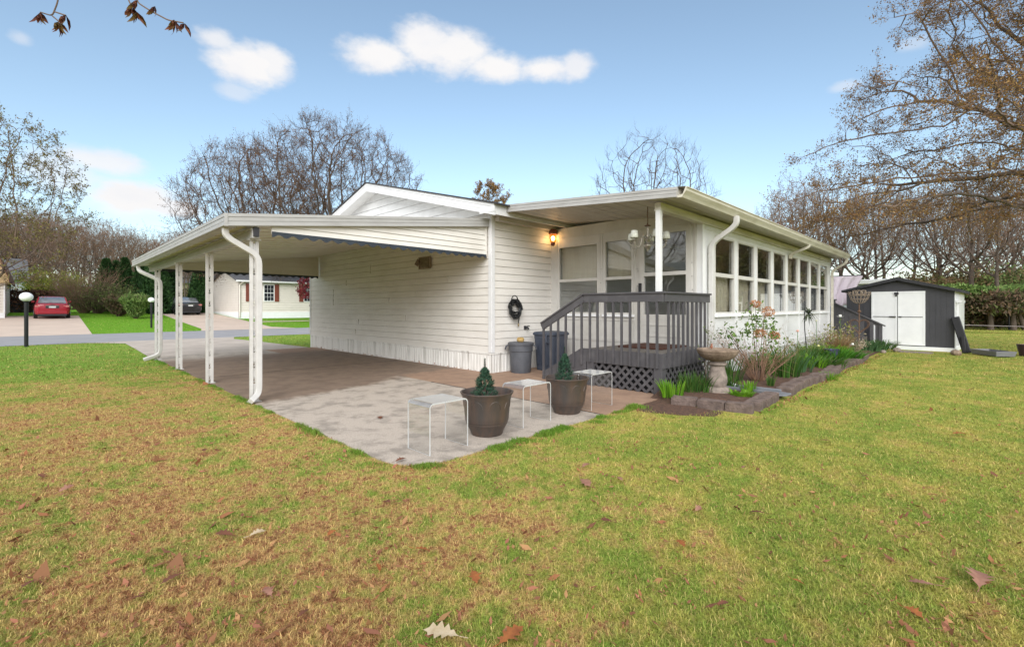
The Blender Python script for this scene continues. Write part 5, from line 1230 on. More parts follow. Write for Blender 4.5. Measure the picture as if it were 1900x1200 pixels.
cedar(268, 41, 5.0, 1.05, 'broad dark arborvitae behind the far globe lamp post', 4)
cedar(292, 40, 5.2, 1.15, 'broad dark arborvitae behind the far carport downspout', 5)
cedar(314, 42, 4.9, 1.05, 'dark arborvitae directly behind the black car', 6)
cedar(372, 43, 4.6, 1.0, 'rounded dark arborvitae between the black car and the cream house', 7)
def shrub(name, lab, px, d_, h, rad, n_st, n_lf, seed, lm, lsize=.1, tw=None, spread=.8, r0=.015, grp=None, cat='shrub', z0=None, xy=None, flat=1.0):
    rg = np.random.default_rng(seed); 
    if xy: x, y = xy
    else: x, y, _ = pix((px-950)/868*d_, d_)
    z = gz(y) if z0 is None else z0; t = thing(name, lab, cat, (x,y,z), grp)
    P0,P1,R0,R1,E_ = [],[],[],[],[]
    for i in range(n_st):
        a = rg.uniform(0,6.283); lean = spread*rg.random()**.6; p = np.array([x+.15*rad*math.cos(a), y+.15*rad*math.sin(a), z]); d = np.array([math.cos(a)*lean, math.sin(a)*lean, 1.0]); d /= np.linalg.norm(d); L = h*rg.uniform(.6,1.0)/max(.4, d[2]*1.0+.1)
        k = 5; r = r0
        for j in range(k):
            q = p + d*L/k; P0.append(p); P1.append(q); R0.append(r); R1.append(r*.78)
            if j > 0:
                for _ in range(2):
                    e = d + rg.normal(0,.55,3); e /= np.linalg.norm(e); s = q + e*L*.2*rg.uniform(.5,1.2); P0.append(q); P1.append(s); R0.append(r*.5); R1.append(r*.25); E_.append(s)
                    e2 = e + rg.normal(0,.5,3); e2 /= np.linalg.norm(e2); s2 = s+e2*L*.13; P0.append(s); P1.append(s2); R0.append(r*.3); R1.append(r*.2); E_.append(s2)
            p = q; r *= .78; d = d + rg.normal(0,.12,3); d /= np.linalg.norm(d)
        E_.append(p)
    V, Fc = segs(np.array(P0), np.array(P1), np.array(R0), np.array(R1), 4); np_mesh('stems', V, Fc, tw or W['twig'], t)
    if n_lf:
        E_ = np.array(E_); P = E_[rg.integers(0,len(E_),n_lf)] + rg.normal(0, lsize*.9, (n_lf,3)); V, Fc = leaves(P, lsize, rg); np_mesh('foliage', V, Fc, lm, t)
    return t
shrub('bare_shrub', 'big fan shaped brown twiggy shrub right of the red car', 156, 38, 3.7, 1.7, 120, 1200, 61, BUD, .08, W['twigtan'], .85, .03)
shrub('yellow_shrub', 'bright yellow green shrub behind the red car', 103, 43, 3.3, 1.7, 60, 9000, 62, YEL, .16, None, .8, .02)
shrub('leafy_shrub', 'loose green shrub in front of the arborvitae clump', 215, 38, 2.3, 1.4, 50, 3500, 63, SHRUB, .13, None, .85, .03)
shrub('bare_shrub', 'low dark arching shrub under the arborvitae clump', 182, 38, 1.6, 1.2, 60, 2500, 64, SHRUB, .1, None, 1.3, .02)
for i, (px, d_, h, r_) in enumerate(((20,60,3.2,2),(48,62,3.0,2),(75,58,3.4,2),(130,56,4.2,2),(165,60,4.4,2),(240,62,3.6,2),(-10,56,4.0,2),(95,64,5,2.5),(200,62,5,2.5),(340,60,3,2))):
    shrub('undergrowth_shrub', 'brown and olive undergrowth shrub at the foot of the woodland across the street', px, d_, h, r_, 45, 1700, 70+i, OLIVE, .18, None, .9, .03, 'undergrowth shrubs across the street')
def clip_shrub(name, lab, px, d_, h, rb, rt, seed, m):
    rg = np.random.default_rng(seed); x, y, _ = pix((px-950)/868*d_, d_); z = gz(y); t = thing(name, lab, 'shrub', (x,y,z), None)
    n = 3600; u = rg.random(n)**.7; q = (rb+(rt-rb)*u**.8)*(.3+.7*rg.random(n)**.4); a = rg.uniform(0,6.283,n); P = np.stack([x+q*np.cos(a), y+q*np.sin(a), z+.1+u*h*(1-.38*(q/rt)**2)],1); spray(P, .17, 1.2, rg, m, 'foliage', t)
    P0,P1,R0,R1 = [],[],[],[]
    for i in range(60): a = rg.uniform(0,6.283); q = rg.random()**.5; P0.append((x+rb*.4*q*math.cos(a),y+rb*.4*q*math.sin(a),z)); P1.append((x+rt*.9*q*math.cos(a),y+rt*.9*q*math.sin(a),z+h*.9)); R0.append(.014); R1.append(.006)
    V, Fc = segs(P0,P1,np.array(R0),np.array(R1),4); np_mesh('stems', V, Fc, W['twig'], t)
clip_shrub('clipped_shrub', 'clipped green vase shaped shrub on the lawn across the street', 252, 34.5, 1.9, .3, 1.0, 81, HEDGE)
clip_shrub('clipped_shrub', 'clipped brownish half bare shrub left of the green one', 221, 36, 1.7, .35, .95, 82, HEDGEB)
# brown leafed hedge in front of the blue grey house
rg = np.random.default_rng(90); t = thing('russet_hedge', 'low russet brown hedge left of the red car', 'hedge', (-3,54,gz(54)))
n = 9000; P = np.stack([rg.uniform(-9,1.2,n), 54+rg.uniform(-.7,.7,n), gz(54)+rg.random(n)**.8*1.75],1); spray(P, .2, .8, rg, foliage('russet leaves', [(.12,.055,.035),(.08,.04,.03),(.15,.075,.045),(.05,.03,.022)], .8, .1), 'foliage', t)
b = MB(); b.box(-9,1.1,53.7,54.3,gz(54),gz(54)+1.2); b.build('dark_core', W['dark'], t)  # dark box put in for the shaded inside of the hedge
# purple leaved maple by the cream house
x, y, _ = pix((592-950)/868*36, 36); att = ball_pts(120, 1.5, 1.5, 1.2, 2.6, RG, 1.4, .9)
make_tree('purple_maple', 'crimson leaved young maple in front of the cream house', att, [(0,0,z*.4) for z in range(4)], 35, step=.28, di=3, dk=.4, tip=.008, twl=.35, ntw=3, sub=2, leaf=2600, lsize=.16, lmat=foliage('crimson maple leaves', [(.17,.02,.03),(.11,.014,.025),(.22,.04,.04)], .6, .3), loc=(x,y,gz(y)))
# hedge on the right with green top and bare brown inside
rg = np.random.default_rng(91); hd = thing('clipped_hedge', 'long clipped hedge with green top and bare brown inside', 'hedge', pix(33,30,0))
def hedge_pts(n, z0, z1, dep, pw=1.0):
    r_ = rg.uniform(24.5, 48, n); d_ = 29.8 + rg.uniform(-dep,dep,n); z = z0+(z1-z0)*rg.random(n)**pw
    return np.stack([d_*S_+r_*C_, d_*C_-r_*S_, z],1)
top = hedge_pts(42000, 1.85, 2.62, 1.05, .6); top[:,2] += .06*np.sin(top[:,0]*1.3)+.05*np.sin(top[:,1]*2.1)
spray(top, .2, .9, rg, HEDGE, 'green_top', hd); spray(hedge_pts(26000, .15, 1.95, .75), .2, .2, rg, HEDGEB, 'brown_sides', hd)
b = MB(); c0, c1 = pix(24.5,30.1), pix(48,30.1); b.beam((c0[0],c0[1],1.15),(c1[0],c1[1],1.15),.5,2.1); b.build('dark_core', mat('dark inner hedge', (.03,.024,.018), .95, var=.6, vs=2), hd)  # dark backing volume, the shade inside the hedge given as colour
for px, d_, lab in ((1838,28.6,'short dark trunked tree grown into the front of the hedge'),(1880,28.2,'leaning double trunk in front of the hedge at the right edge')):
    x, y, _ = pix((px-950)/868*d_, d_); t = thing('hedge_tree', lab, 'tree', (x,y,0)); P0 = [(x,y,0),(x+.03,y,.6),(x,y+.05,1.3)]; P1 = [(x+.03,y,.6),(x,y+.05,1.3),(x,y,2.3)]; R0 = [.17,.13,.11]; R1 = [.13,.11,.05]
    if px > 1870: P0 += [(x+.5,y-.5,0),(x+.3,y-.3,.8)]; P1 += [(x+.3,y-.3,.8),(x,y,1.6)]; R0 += [.12,.1]; R1 += [.1,.07]
    V, Fc = segs(P0,P1,np.array(R0),np.array(R1),8); np_mesh('trunk', V, Fc, W['bark'], t, smooth=True)
    n = 1500; P = np.stack([x+rg.normal(0,.8,n), y+rg.normal(0,.8,n), rg.uniform(1.0,2.3,n)],1); spray(P, .22, .4, rg, HEDGEB, 'foliage', t)
# tangled thicket rising behind hedge and shed (no one could count its stems)
n = 42000; r_ = rg.uniform(22, 66, n); d_ = 41+rg.uniform(-4,5,n); hgt = 2.4+1.9*np.clip((r_-29)/12,0,1)+.6*np.sin(r_*.55)+.5*np.sin(r_*1.7); z = hgt*rg.random(n)**.55
o = spray(np.stack([d_*S_+r_*C_, d_*C_-r_*S_, z],1), .32, .4, rg, foliage('thicket leaves', [(.25,.17,.09),(.17,.16,.06),(.30,.20,.11),(.13,.10,.06),(.18,.19,.06)], .8, .15), 'thicket', None); kind(o, 'stuff', 'brown and olive tangled thicket behind hedge and shed')
for i, (px, d_, h, lm) in enumerate(((1500,44,3.6,OLIVE),(1545,46,3.4,SHRUB),(1600,47,3.8,OLIVE),(1640,46,3.4,SHRUB),(1860,38,4.6,SHRUB),(1890,37,4.2,HEDGE),(1420,46,3.4,OLIVE),(1460,47,3.6,OLIVE))):
    shrub('thicket_shrub', 'leafing shrub in the thicket behind the shed and hedge', px, d_, h, 1.6, 40, 4200, 100+i, lm, .2, None, .8, .025, 'shrubs in the thicket')
n = 60000; X_ = rg.uniform(46, 110, n); Y_ = -13+rg.uniform(-2,2,n)-.05*(X_-46); hgt = 7.5+2.0*np.sin(X_*.35)+1.5*np.sin(X_*.9+1)
o = spray(np.stack([X_, Y_, hgt*rg.random(n)**.7],1), .5, .4, rg, OLIVE, 'side_thicket', None); kind(o, 'stuff', 'brown olive thicket along the side yard mirrored in the sunroom windows')
# trees mirrored in the porch door, left of the frame
for i, (x, y) in enumerate(((-20,9),(-22,15),(-24,22),(-21,28))):
    o = dup(protos[i], (x,y,0), i, .85, 'bare tree behind the grey mobile home mirrored in the porch door'); o['group'] = 'trees mirrored in the porch door'

# ------------------------------------------------------------------ flower bed plants
BRIGHT = foliage('bright young blades', [(.16,.34,.02),(.12,.28,.02),(.20,.38,.04)], .45, .4)
MID = foliage('mid green blades', [(.055,.14,.025),(.08,.18,.03),(.04,.10,.02),(.11,.17,.04)], .45, .3)
BLUEG = foliage('blue green blades', [(.07,.15,.06),(.10,.19,.08),(.05,.11,.045)], .45, .3)
def clump(name, lab, x, y, n, h, rad, w, m, seed, lean=.5, z0=.05, grp=None, cat='plant'):
    rg = np.random.default_rng(seed); V, F = [], []
    for i in range(n):
        a = rg.uniform(0,6.283); q = rad*rg.random()**.5; p = np.array([x+q*math.cos(a), y+q*math.sin(a), z0]); L = h*rg.uniform(.65,1.1); ln = lean*(.2+.8*q/rad)*rg.uniform(.5,1.3); dr = np.array([math.cos(a+rg.normal(0,.4)), math.sin(a+rg.normal(0,.4)), 0]); sd = np.array([-dr[1],dr[0],0]); th = rg.uniform(-.9,.9); sd = sd*math.cos(th)+dr*math.sin(th)
        k = 5; b0 = len(V)
        for j in range(k+1):
            t = j/k; c = p + dr*L*ln*(t**1.6) + np.array([0,0,L*(t-.28*ln*t**3)]); ww = w*(1-t**2.2)*.5+.0012; V += [c-sd*ww, c+sd*ww]
        for j in range(k): F.append((b0+2*j,b0+2*j+1,b0+2*j+3,b0+2*j+2))
    o = np_mesh(name, V, F, m); return tag(o, lab, cat, grp)
clump('daylily_clump', 'bright lime green daylily clump in front of the deck corner post', 6.62, 3.22, 90, .26, .17, .022, BRIGHT, 1, .35)
clump('daylily_clump', 'tall mid green leaf clump between the deck and the bird bath', 7.25, 3.15, 130, .36, .26, .016, MID, 2, .55)
clump('bulb_clump', 'small green bulb clump right behind the bird bath pedestal', 7.95, 2.85, 50, .24, .1, .017, MID, 3, .4)
clump('bulb_clump', 'small bright bulb clump beside the grey splash block', 7.72, 2.5, 45, .22, .1, .02, BRIGHT, 4, .4)
clump('leafy_rosette', 'low round bright green rosette at the foot of the bird bath', 7.35, 2.48, 60, .12, .13, .045, BRIGHT, 5, 1.2)
clump('bulb_clump', 'thin bulb clump standing alone by the hydrangea foot', 8.6, 2.45, 22, .22, .05, .02, MID, 6, .3)
clump('iris_clump', 'dark green iris clump in front of the first wall panel', 8.6, 3.2, 120, .5, .3, .014, MID, 7, .5)
clump('iris_clump', 'large upright iris clump right of the hydrangea', 10.0, 2.62, 110, .62, .3, .024, MID, 8, .45)
clump('iris_clump', 'broad blue green iris clump with bent blade over the stones', 10.9, 2.6, 70, .5, .25, .028, BLUEG, 9, .6)
clump('daffodil_clump', 'bright green leaf clump beyond the blue green iris', 11.9, 2.65, 120, .32, .35, .02, BRIGHT, 10, .7)
clump('daffodil_clump', 'dark green leaf clump under the black hook', 12.9, 2.9, 160, .5, .4, .018, MID, 11, .6)
clump('ground_cover', 'leafy green mound behind the long stone row, before the hook', 12.4, 2.5, 260, .26, .45, .028, MID, 21, 1.0)
clump('ground_cover', 'green plants against the wall behind the iris clumps', 10.9, 3.15, 260, .42, .5, .024, MID, 22, .7)
clump('ground_cover', 'bright green plants at the foot of the sixth window', 15.0, 2.9, 300, .36, .5, .026, BRIGHT, 23, .9)
clump('ground_cover', 'bushy bright green ground cover mound past the hook', 14.2, 2.55, 420, .34, .55, .03, foliage('ferny green', [(.07,.22,.02),(.10,.27,.025),(.05,.16,.018)], .5, .3), 12, 1.0)
clump('dry_grass', 'tan dry ornamental grass tuft at the end of the bed', 16.2, 2.85, 300, .68, .3, .010, foliage('dry grass', [(.33,.21,.10),(.25,.14,.07),(.40,.28,.15),(.20,.17,.06)], .7, .2), 13, .75)
clump('lavender_clump', 'silvery green plants at the far corner of the bed', 18.0, 2.45, 260, .36, .5, .02, BLUEG, 14, .8)
clump('lavender_clump', 'green clump at the foot of the side steps rail', 18.9, 2.15, 160, .34, .35, .025, MID, 15, .8)
clump('edge_tuft', 'grass tuft growing over the stone edging midway along the row', 10.55, 1.98, 90, .16, .14, .008, BRIGHT, 16, .8, .01)
# hydrangea with dry flower heads
hy = shrub('hydrangea', 'leggy hydrangea with tan stems, new leaves and dry peach flower heads', 0, 0, 1.0, .5, 52, 0, 120, None, .05, mat('tan stems', (.36,.22,.14), .8, col2=(.22,.13,.09), vs=8), 1.05, .0075, cat='shrub', z0=.05, xy=(9.05,2.78))
LOC[hy.name] = (9.05,2.78,.05)
rg = np.random.default_rng(7); P = []
for (px_, py_, pz) in [(8.7,2.85,1.0),(8.75,2.75,1.12),(9.0,2.8,.95),(9.1,2.85,1.05),(9.3,2.75,1.12),(9.4,2.7,1.0),(9.55,2.8,1.1),(9.7,2.7,.95),(9.8,2.75,.82),(8.55,2.95,.8),(8.6,2.8,.92),(8.95,2.6,.75),(9.2,2.55,.8),(9.5,2.6,.7),(8.4,3.0,.9),(8.25,3.0,.98),(8.45,3.0,.72),(8.75,2.8,1.32),(8.8,2.8,1.22),(9.9,2.7,.7),(9.3,2.6,.6),(8.7,2.7,.62)]:
    P.append(rg.normal(0,.075,(26,3))+np.array([px_,py_,pz]))
V, Fc = leaves(np.concatenate(P), .062, rg, .0); np_mesh('new_leaves', V, Fc, foliage('new hydrangea leaves', [(.12,.21,.04),(.17,.27,.06),(.08,.15,.03)], .5, .35), hy)
P0,P1 = [],[]
for e in [(8.75,2.8,1.32),(9.35,2.75,1.30),(9.15,2.85,1.42),(8.25,3.0,.98),(8.45,3.0,.8)]:
    s = np.array([9.05,2.78,.05]); e = np.array(e); m1 = s*.45+e*.55+np.array([0,0,.05]); P0 += [s,m1]; P1 += [m1,e]
V, Fc = segs(P0,P1,np.full(len(P0),.007),np.full(len(P0),.005),5); np_mesh('long_stems', V, Fc, W['twig'], hy)
for c, r_ in (((9.15,2.85,1.44),.075),((9.42,2.72,1.30),.11),((8.98,2.72,.92),.09),((9.55,2.65,.86),.09)):
    d = rg.normal(0,1,(230,3)); d /= np.linalg.norm(d,axis=1)[:,None]; Pn = np.array(c)+d*r_*np.array([1,1,.75]); V, Fc = leaves(Pn, .035, rg, 0); np_mesh('flower_head', V, Fc, foliage('dry peach florets', [(.52,.25,.12),(.60,.33,.18),(.42,.19,.09)], .8, .3), hy)
# climbing rose at the deck corner and small flowering things
shrub('climbing_rose', 'thin rose canes with sparse leaves at the deck and sunroom corner', 0, 0, 1.25, .3, 9, 130, 130, SHRUB, .045, W['twig'], .5, .005, z0=.05, xy=(8.1,3.28))
shrub('perennial_tangle', 'brown tangled stems below the black hook', 0, 0, .55, .4, 24, 360, 131, FRESH, .05, W['twigred'], 1.0, .005, z0=.05, xy=(13.9,3.0))
shrub('rose_bush', 'bare rose bush with pale new leaves before the last window', 0, 0, .62, .35, 14, 300, 132, foliage('pale new leaves', [(.36,.36,.22),(.22,.27,.10),(.48,.44,.34)], .6, .3), .06, W['twig'], .8, .007, z0=.05, xy=(15.4,3.05))
shrub('shrub_rose', 'yellow green leafing shrub by the side steps', 0, 0, .72, .35, 18, 500, 133, foliage('mixed new leaves', [(.26,.25,.06),(.16,.2,.05),(.38,.33,.22)], .6, .3), .07, W['twigred'], .7, .007, z0=.05, xy=(17.0,3.0))
shrub('tan_perennial', 'pale tan dried perennial left of the stone bench', 0, 0, .45, .3, 24, 200, 134, foliage('papery leaves', [(.45,.38,.28),(.55,.48,.38)], .8, .3), .05, mat('pale dry stems', (.42,.33,.22), .9), 1.0, .005, z0=.05, xy=(16.7,2.5))
def flower(x, y, h, col, lab, r_=.05):
    t = thing('flower', lab, 'flower', (x,y,.05), None); b = MB(); b.tube([(x,y,.05),(x+.01,y,.05+h*.6),(x,y,.05+h)], .006, n=5); b.build('stem', W['gstem'], t)
    V, F = [], []
    for k in range(6):
        a = 6.283*k/6; d = Vector((math.cos(a), math.sin(a), .25)); w = Vector((-math.sin(a), math.cos(a), 0))*r_*.4; p = Vector((x,y,.05+h)); b0 = len(V); V += [p, p+d*r_*.6-w, p+d*r_*1.25, p+d*r_*.6+w]; F.append((b0,b0+1,b0+2,b0+3))
    np_mesh('petals', V, F, mat('petal', col, .6, trans=.3), t); b = MB(); b.lathe([(.3*r_,0),(.42*r_,.5*r_),(.35*r_,.8*r_)], (x,y,.05+h), n=10); b.build('cup', mat('flower cup', tuple(c*.9 for c in col), .6), t)
W['gstem'] = mat('green stem', (.07,.16,.03), .6)
flower(12.7, 2.6, .42, (.75,.74,.35), 'pale yellow daffodil facing the lawn near the hook foot')
flower(13.2, 2.45, .30, (.10,.06,.30), 'violet blue flower low in front of the daffodil', .045)
flower(12.6, 3.0, .75, (.75,.42,.34), 'salmon pink dried flower left of the hook', .06)
flower(14.9, 3.1, .95, (.72,.70,.50), 'cream flower before the seventh window')
flower(15.6, 2.4, .3, (.8,.8,.76), 'white flower by the stones near the dry grass', .07)
flower(16.0, 2.75, 1.05, (.82,.82,.78), 'white blossom at the sunroom end corner', .09)

# ------------------------------------------------------------------ hanging twigs of the tree overhead
RED = foliage('reddish young leaves', [(.20,.075,.035),(.13,.045,.03),(.16,.10,.03)], .55, .4)
def hanging(lab, lines, tips):
    rg = np.random.default_rng(len(tips)); t = thing('hanging_twig', lab, 'twig', lines[0][0]); b = MB()
    for ln in lines: b.tube(bend(ln, rad=.02), [.0035]*len(bend(ln, rad=.02)), n=6)
    b.build('stem', W['twig'], t); V, F = [], []
    for p in tips:
        p = Vector(p)
        for k in range(5):
            a = rg.uniform(0,6.28); d = Vector((.5*math.cos(a), .5*math.sin(a), -1+.35*rg.random())).normalized(); L = rg.uniform(.05,.085); w = d.cross(Vector((math.cos(a+1.2),math.sin(a+1.2),.1))).normalized()*L*.13; f_ = d.cross(w).normalized()*L*.1
            b0 = len(V); V += [p, p+d*L*.35-w+f_, p+d*L*.7-w*.8+f_, p+d*L, p+d*L*.7+w*.8+f_, p+d*L*.35+w+f_, p+d*L*.5]
            F += [(b0,b0+1,b0+6,b0+5),(b0+1,b0+2,b0+4,b0+6),(b0+6,b0+2,b0+4,b0+5),(b0+2,b0+3,b0+3,b0+4)][:2]+[(b0+6,b0+4,b0+5,b0+5)][:0]
            F += [(b0+2,b0+3,b0+4,b0+6)]
            F[-2] = (b0+1,b0+2,b0+6,b0); F += [(b0+5,b0+4,b0+6,b0)]
    np_mesh('young_leaves', V, F, RED, t)
hanging('thin twig with reddish drooping leaves at the top left corner', [[(.073,3.474,3.15),(.063,3.484,3.007),(.043,3.505,2.935),(-.002,3.55,2.955)],[(.043,3.505,2.935),(.079,3.468,2.892)],[(.05,3.498,2.958),(.094,3.454,2.938)]], [(-.002,3.55,2.955),(.002,3.548,2.94),(.066,3.482,2.905),(.074,3.475,2.90),(.094,3.454,2.941)])
hanging('longer twig with five reddish leaf bunches hanging from the top', [[(.309,3.237,3.2),(.329,3.217,3.022),(.343,3.202,2.981)],[(.353,3.192,3.2),(.363,3.182,3.007),(.41,3.135,2.964),(.479,3.065,2.912),(.536,3.008,2.898)]], [(.339,3.206,2.985),(.345,3.20,2.98),(.363,3.182,2.955),(.43,3.115,2.987),(.501,3.043,2.915),(.505,3.04,2.905),(.542,3.002,2.895),(.363,3.182,3.02)])

# ------------------------------------------------------------------ grass
def on_lawn(X, Y):
    slab = (X > 2.13) & (X < 8.6) & (Y > 3.37) & (Y < 16.3)
    cor_ = (X < 2.57) & (Y < 3.79) & (((X-2.57)**2+(Y-3.79)**2) > .42**2) & (X > 2.0)
    slab &= ~cor_
    house = (X > 6.4) & (X < 23) & (Y > 3.3) & (Y < 17)
    bed = (X > 6.35) & (X < 19.3) & (Y > 2.0) & (Y < 3.6)
    soil = (X > 5.75) & (X < 6.5) & (Y > 2.4+.3*(6.5-X)) & (Y < 3.4)
    road = (Y > 24.3) & (Y < 32.15); dr = (X > 2.1+.15*np.sin(Y*2)*(Y > 16)) & (X < 6.3) & (Y > 16) & (Y < 24.4)
    dro = (Y > 32) & (Y < 48) & (((X > -9) & (X < 1.95)) | ((X > 6.9) & (X < 11.1)))
    sh = (X > 19.2) & (X < 24) & (Y > .2) & (Y < 4)
    return ~(slab | house | bed | soil | road | dr | dro | sh)
def blades(n, d0, d1, h0, w0, seed, spread=1.28, ring=False):
    rg = np.random.default_rng(seed); d_ = np.exp(rg.uniform(math.log(d0), math.log(d1), n)); r_ = d_*rg.uniform(-spread, spread, n)
    if ring: th = rg.uniform(.88, 2*math.pi-.88, n); q = 9*rg.random(n)**.5+.3; d_, r_ = q*np.cos(th), q*np.sin(th)
    X = d_*S_+r_*C_; Y = d_*C_-r_*S_; k = on_lawn(X, Y); X, Y, d_ = X[k], Y[k], d_[k]; n = len(X)
    Z = np.where(Y < 33, 0, np.where(Y < 52, .05*(Y-33), .95)); a = rg.uniform(0,6.283,n); lean = rg.uniform(.4,2.2,n); h = h0*rg.uniform(.5,1.3,n); w = w0*rg.uniform(.7,1.3,n)*(1+.17*np.maximum(0,d_-2))
    dx, dy = np.cos(a), np.sin(a); b = a+rg.normal(0,.6,n); sx, sy = -np.sin(b)*w, np.cos(b)*w
    tint = np.stack([rg.uniform(.6,1.5,n), (rg.random(n) < .22)*rg.uniform(.3,.9,n), np.zeros(n), np.ones(n)],1)
    return X, Y, Z, dx, dy, sx, sy, h, lean, tint
def blade_mesh(parts, name, lab):
    X,Y,Z,dx,dy,sx,sy,h,lean,tint = [np.concatenate([p[i] for p in parts]) for i in range(10)]; n = len(X); nl = np.sqrt(1+lean**2); up = h/nl; ou = h*lean/nl
    m = .55; V = np.stack([np.stack([X-sx,Y-sy,Z],1), np.stack([X+sx,Y+sy,Z],1), np.stack([X+dx*ou*m*.7-sx*.8, Y+dy*ou*m*.7-sy*.8, Z+up*.68],1), np.stack([X+dx*ou*m*.7+sx*.8, Y+dy*ou*m*.7+sy*.8, Z+up*.68],1), np.stack([X+dx*ou, Y+dy*ou, Z+up*.92],1)],1).reshape(-1,3)
    b = (np.arange(n)*5)[:,None,None]; F = (b+np.array([[0,1,3],[0,3,2],[2,3,4]])[None]).reshape(-1,3)
    o = np_mesh(name, V, F, W['blade'], None, attrs={'tint': np.repeat(tint,5,0)}); kind(o, 'stuff', lab); return o
G1 = blades(400000, 1.5, 9, .030, .0015, 1); G2 = blades(150000, 9, 40, .042, .0022, 2)
G3 = blades(170000, 1, 9, .032, .0024, 3, ring=True)
blade_mesh([G1, G2, G3], 'grass', 'short patchy spring grass of the lawn')
# longer greener grass along the slab edges
rg = np.random.default_rng(6); n = 30000; t = rg.random(n)
ex, ey = [], []
for i in range(n):
    u = rg.random(); o_ = abs(rg.normal(0,.055))
    if u < .50: x = 2.55+3.3*rg.random(); ex.append(x); ey.append(3.37-o_*(1+.9*math.sin(x*2.3)**2))
    elif u < .62: a = rg.uniform(0,math.pi/2); ex.append(2.57-(.43+o_)*math.cos(a)); ey.append(3.79-(.43+o_)*math.sin(a))
    elif u < .93: y = 3.8+12*rg.random()**1.6; ex.append(2.14-o_*.9); ey.append(y)
    else: x = 6.5+11*rg.random(); ex.append(x); ey.append(2.0-o_*1.2)
X, Y = np.array(ex), np.array(ey); clumpy = np.sin(X*3.1+Y*2.7)+np.sin(X*7.7-Y*5.1)+.8*np.sin(X*17+Y*13); gap = clumpy+rg.normal(0,.5,len(X)) > .15; X, Y = X[gap], Y[gap]; n = len(X); grow_h = np.clip(.55+.3*clumpy[gap], .45, 1.3)
a = rg.uniform(0,6.283,n); b = rg.uniform(0,6.283,n); w = .002*rg.uniform(.7,1.4,n)
tint = np.stack([rg.uniform(.6,1.3,n), (rg.random(n) < .1)*.6, np.full(n,.75), np.ones(n)],1)
blade_mesh([(X,Y,np.zeros(n),np.cos(a),np.sin(a),-np.sin(b)*w,np.cos(b)*w,.06*grow_h*rg.uniform(.4,1.25,n),rg.uniform(.1,.9,n),tint)], 'edge_grass', 'longer bright green grass along the concrete edges')
# leaf crumbs and litter
LIT = foliage('dead leaf litter', [(.30,.13,.06),(.20,.09,.05),(.40,.22,.10),(.33,.14,.085),(.25,.12,.06)], .85, .15)
rg = np.random.default_rng(8); n = 22000; d_ = np.exp(rg.uniform(math.log(1.6), math.log(16), n)); r_ = d_*rg.uniform(-1.25,1.25,n); X = d_*S_+r_*C_; Y = d_*C_-r_*S_
dens = np.clip(.62-.12*(X-Y)/2 + .35*np.sin(X*1.7+1)*np.sin(Y*1.3) + .35*np.sin(X*5.1+Y*2.2)*np.sin(Y*6.3-X*1.9), .03, 1); k = on_lawn(X,Y) & (rg.random(n) < dens); X,Y = X[k],Y[k]; n = len(X)
d3 = rg.normal(0,1,(n,3)); d3[:,2] *= .5; d3 /= np.linalg.norm(d3,axis=1)[:,None]; u3 = np.cross(d3, rg.normal(0,.35,(n,3))+np.array([0,0,1])); u3 /= np.linalg.norm(u3,axis=1)[:,None]
s = (.0078*np.exp(rg.normal(0,.6,n)))[:,None]; P = np.stack([X,Y,.012+.012*rg.random(n)],1); V = np.stack([P-d3*s*1.3, P+u3*s*.55-d3*s*.2, P+d3*s*1.3+np.array([0,0,.006]), P-u3*s*.55+d3*s*.2],1).reshape(-1,3)
kind(np_mesh('leaf_litter', V, np.arange(4*n).reshape(-1,4), LIT), 'stuff', 'crumbs of dead leaf scattered in the lawn')
n = 500; X = rg.uniform(6.7,17,n); Y = 2.0-np.abs(rg.normal(0,.06,n)); m_ = rg.random(n) < .35; X = np.where(m_, 6.6-np.abs(rg.normal(0,.03,n)), X); Y = np.where(m_, rg.uniform(7.2,16,n), Y); P = np.stack([X,Y,np.where(m_,.03,.012)+.012*rg.random(n)],1); V, Fc = leaves(P, .04, rg); kind(np_mesh('windblown_leaves', V, Fc, LIT), 'stuff', 'small dead leaves blown along the skirting and stone edging')
# the larger fallen leaves, one by one
def oak_leaf(L, seed):
    r_ = random.Random(seed); half = [(0,0),(.10,.05),(.2,.16),(.27,.10),(.38,.30),(.45,.14),(.58,.34),(.66,.15),(.80,.22),(.86,.08),(1,0)]; q = MB(); n = len(half); vs = []
    cu = r_.uniform(.15,.45); tw = r_.uniform(-.3,.3)
    for side in (1, 0, -1):
        for u, w in half: v = side*w*(.9+.25*r_.random()); vs.append(((u-.5)*L, v*L*.8, L*(cu*(abs(v)**1.2)*.8+.10*math.sin(u*3.1)*cu*2+tw*v*u)+.004))
    fs = [(i, i+1, n+i+1, n+i) for i in range(n-1)] + [(n+i, n+i+1, 2*n+i+1, 2*n+i) for i in range(n-1)]
    q.add(vs, fs); q.tube([(-.5*L,0,.004),(-.75*L,.03*L,.006)], .0018, n=5); return q
LM = {'pink': mat('pinkish brown dry leaf', (.38,.20,.14), .8, col2=(.26,.12,.09), vs=30, trans=.2), 'orange': mat('orange brown dry leaf', (.42,.15,.045), .7, col2=(.26,.085,.03), vs=30, trans=.25), 'brown': mat('dark brown dry leaf', (.20,.075,.04), .8, col2=(.12,.05,.03), vs=30, trans=.15), 'cream': mat('cream dry leaf', (.60,.50,.36), .8, col2=(.45,.35,.22), vs=30, trans=.25)}
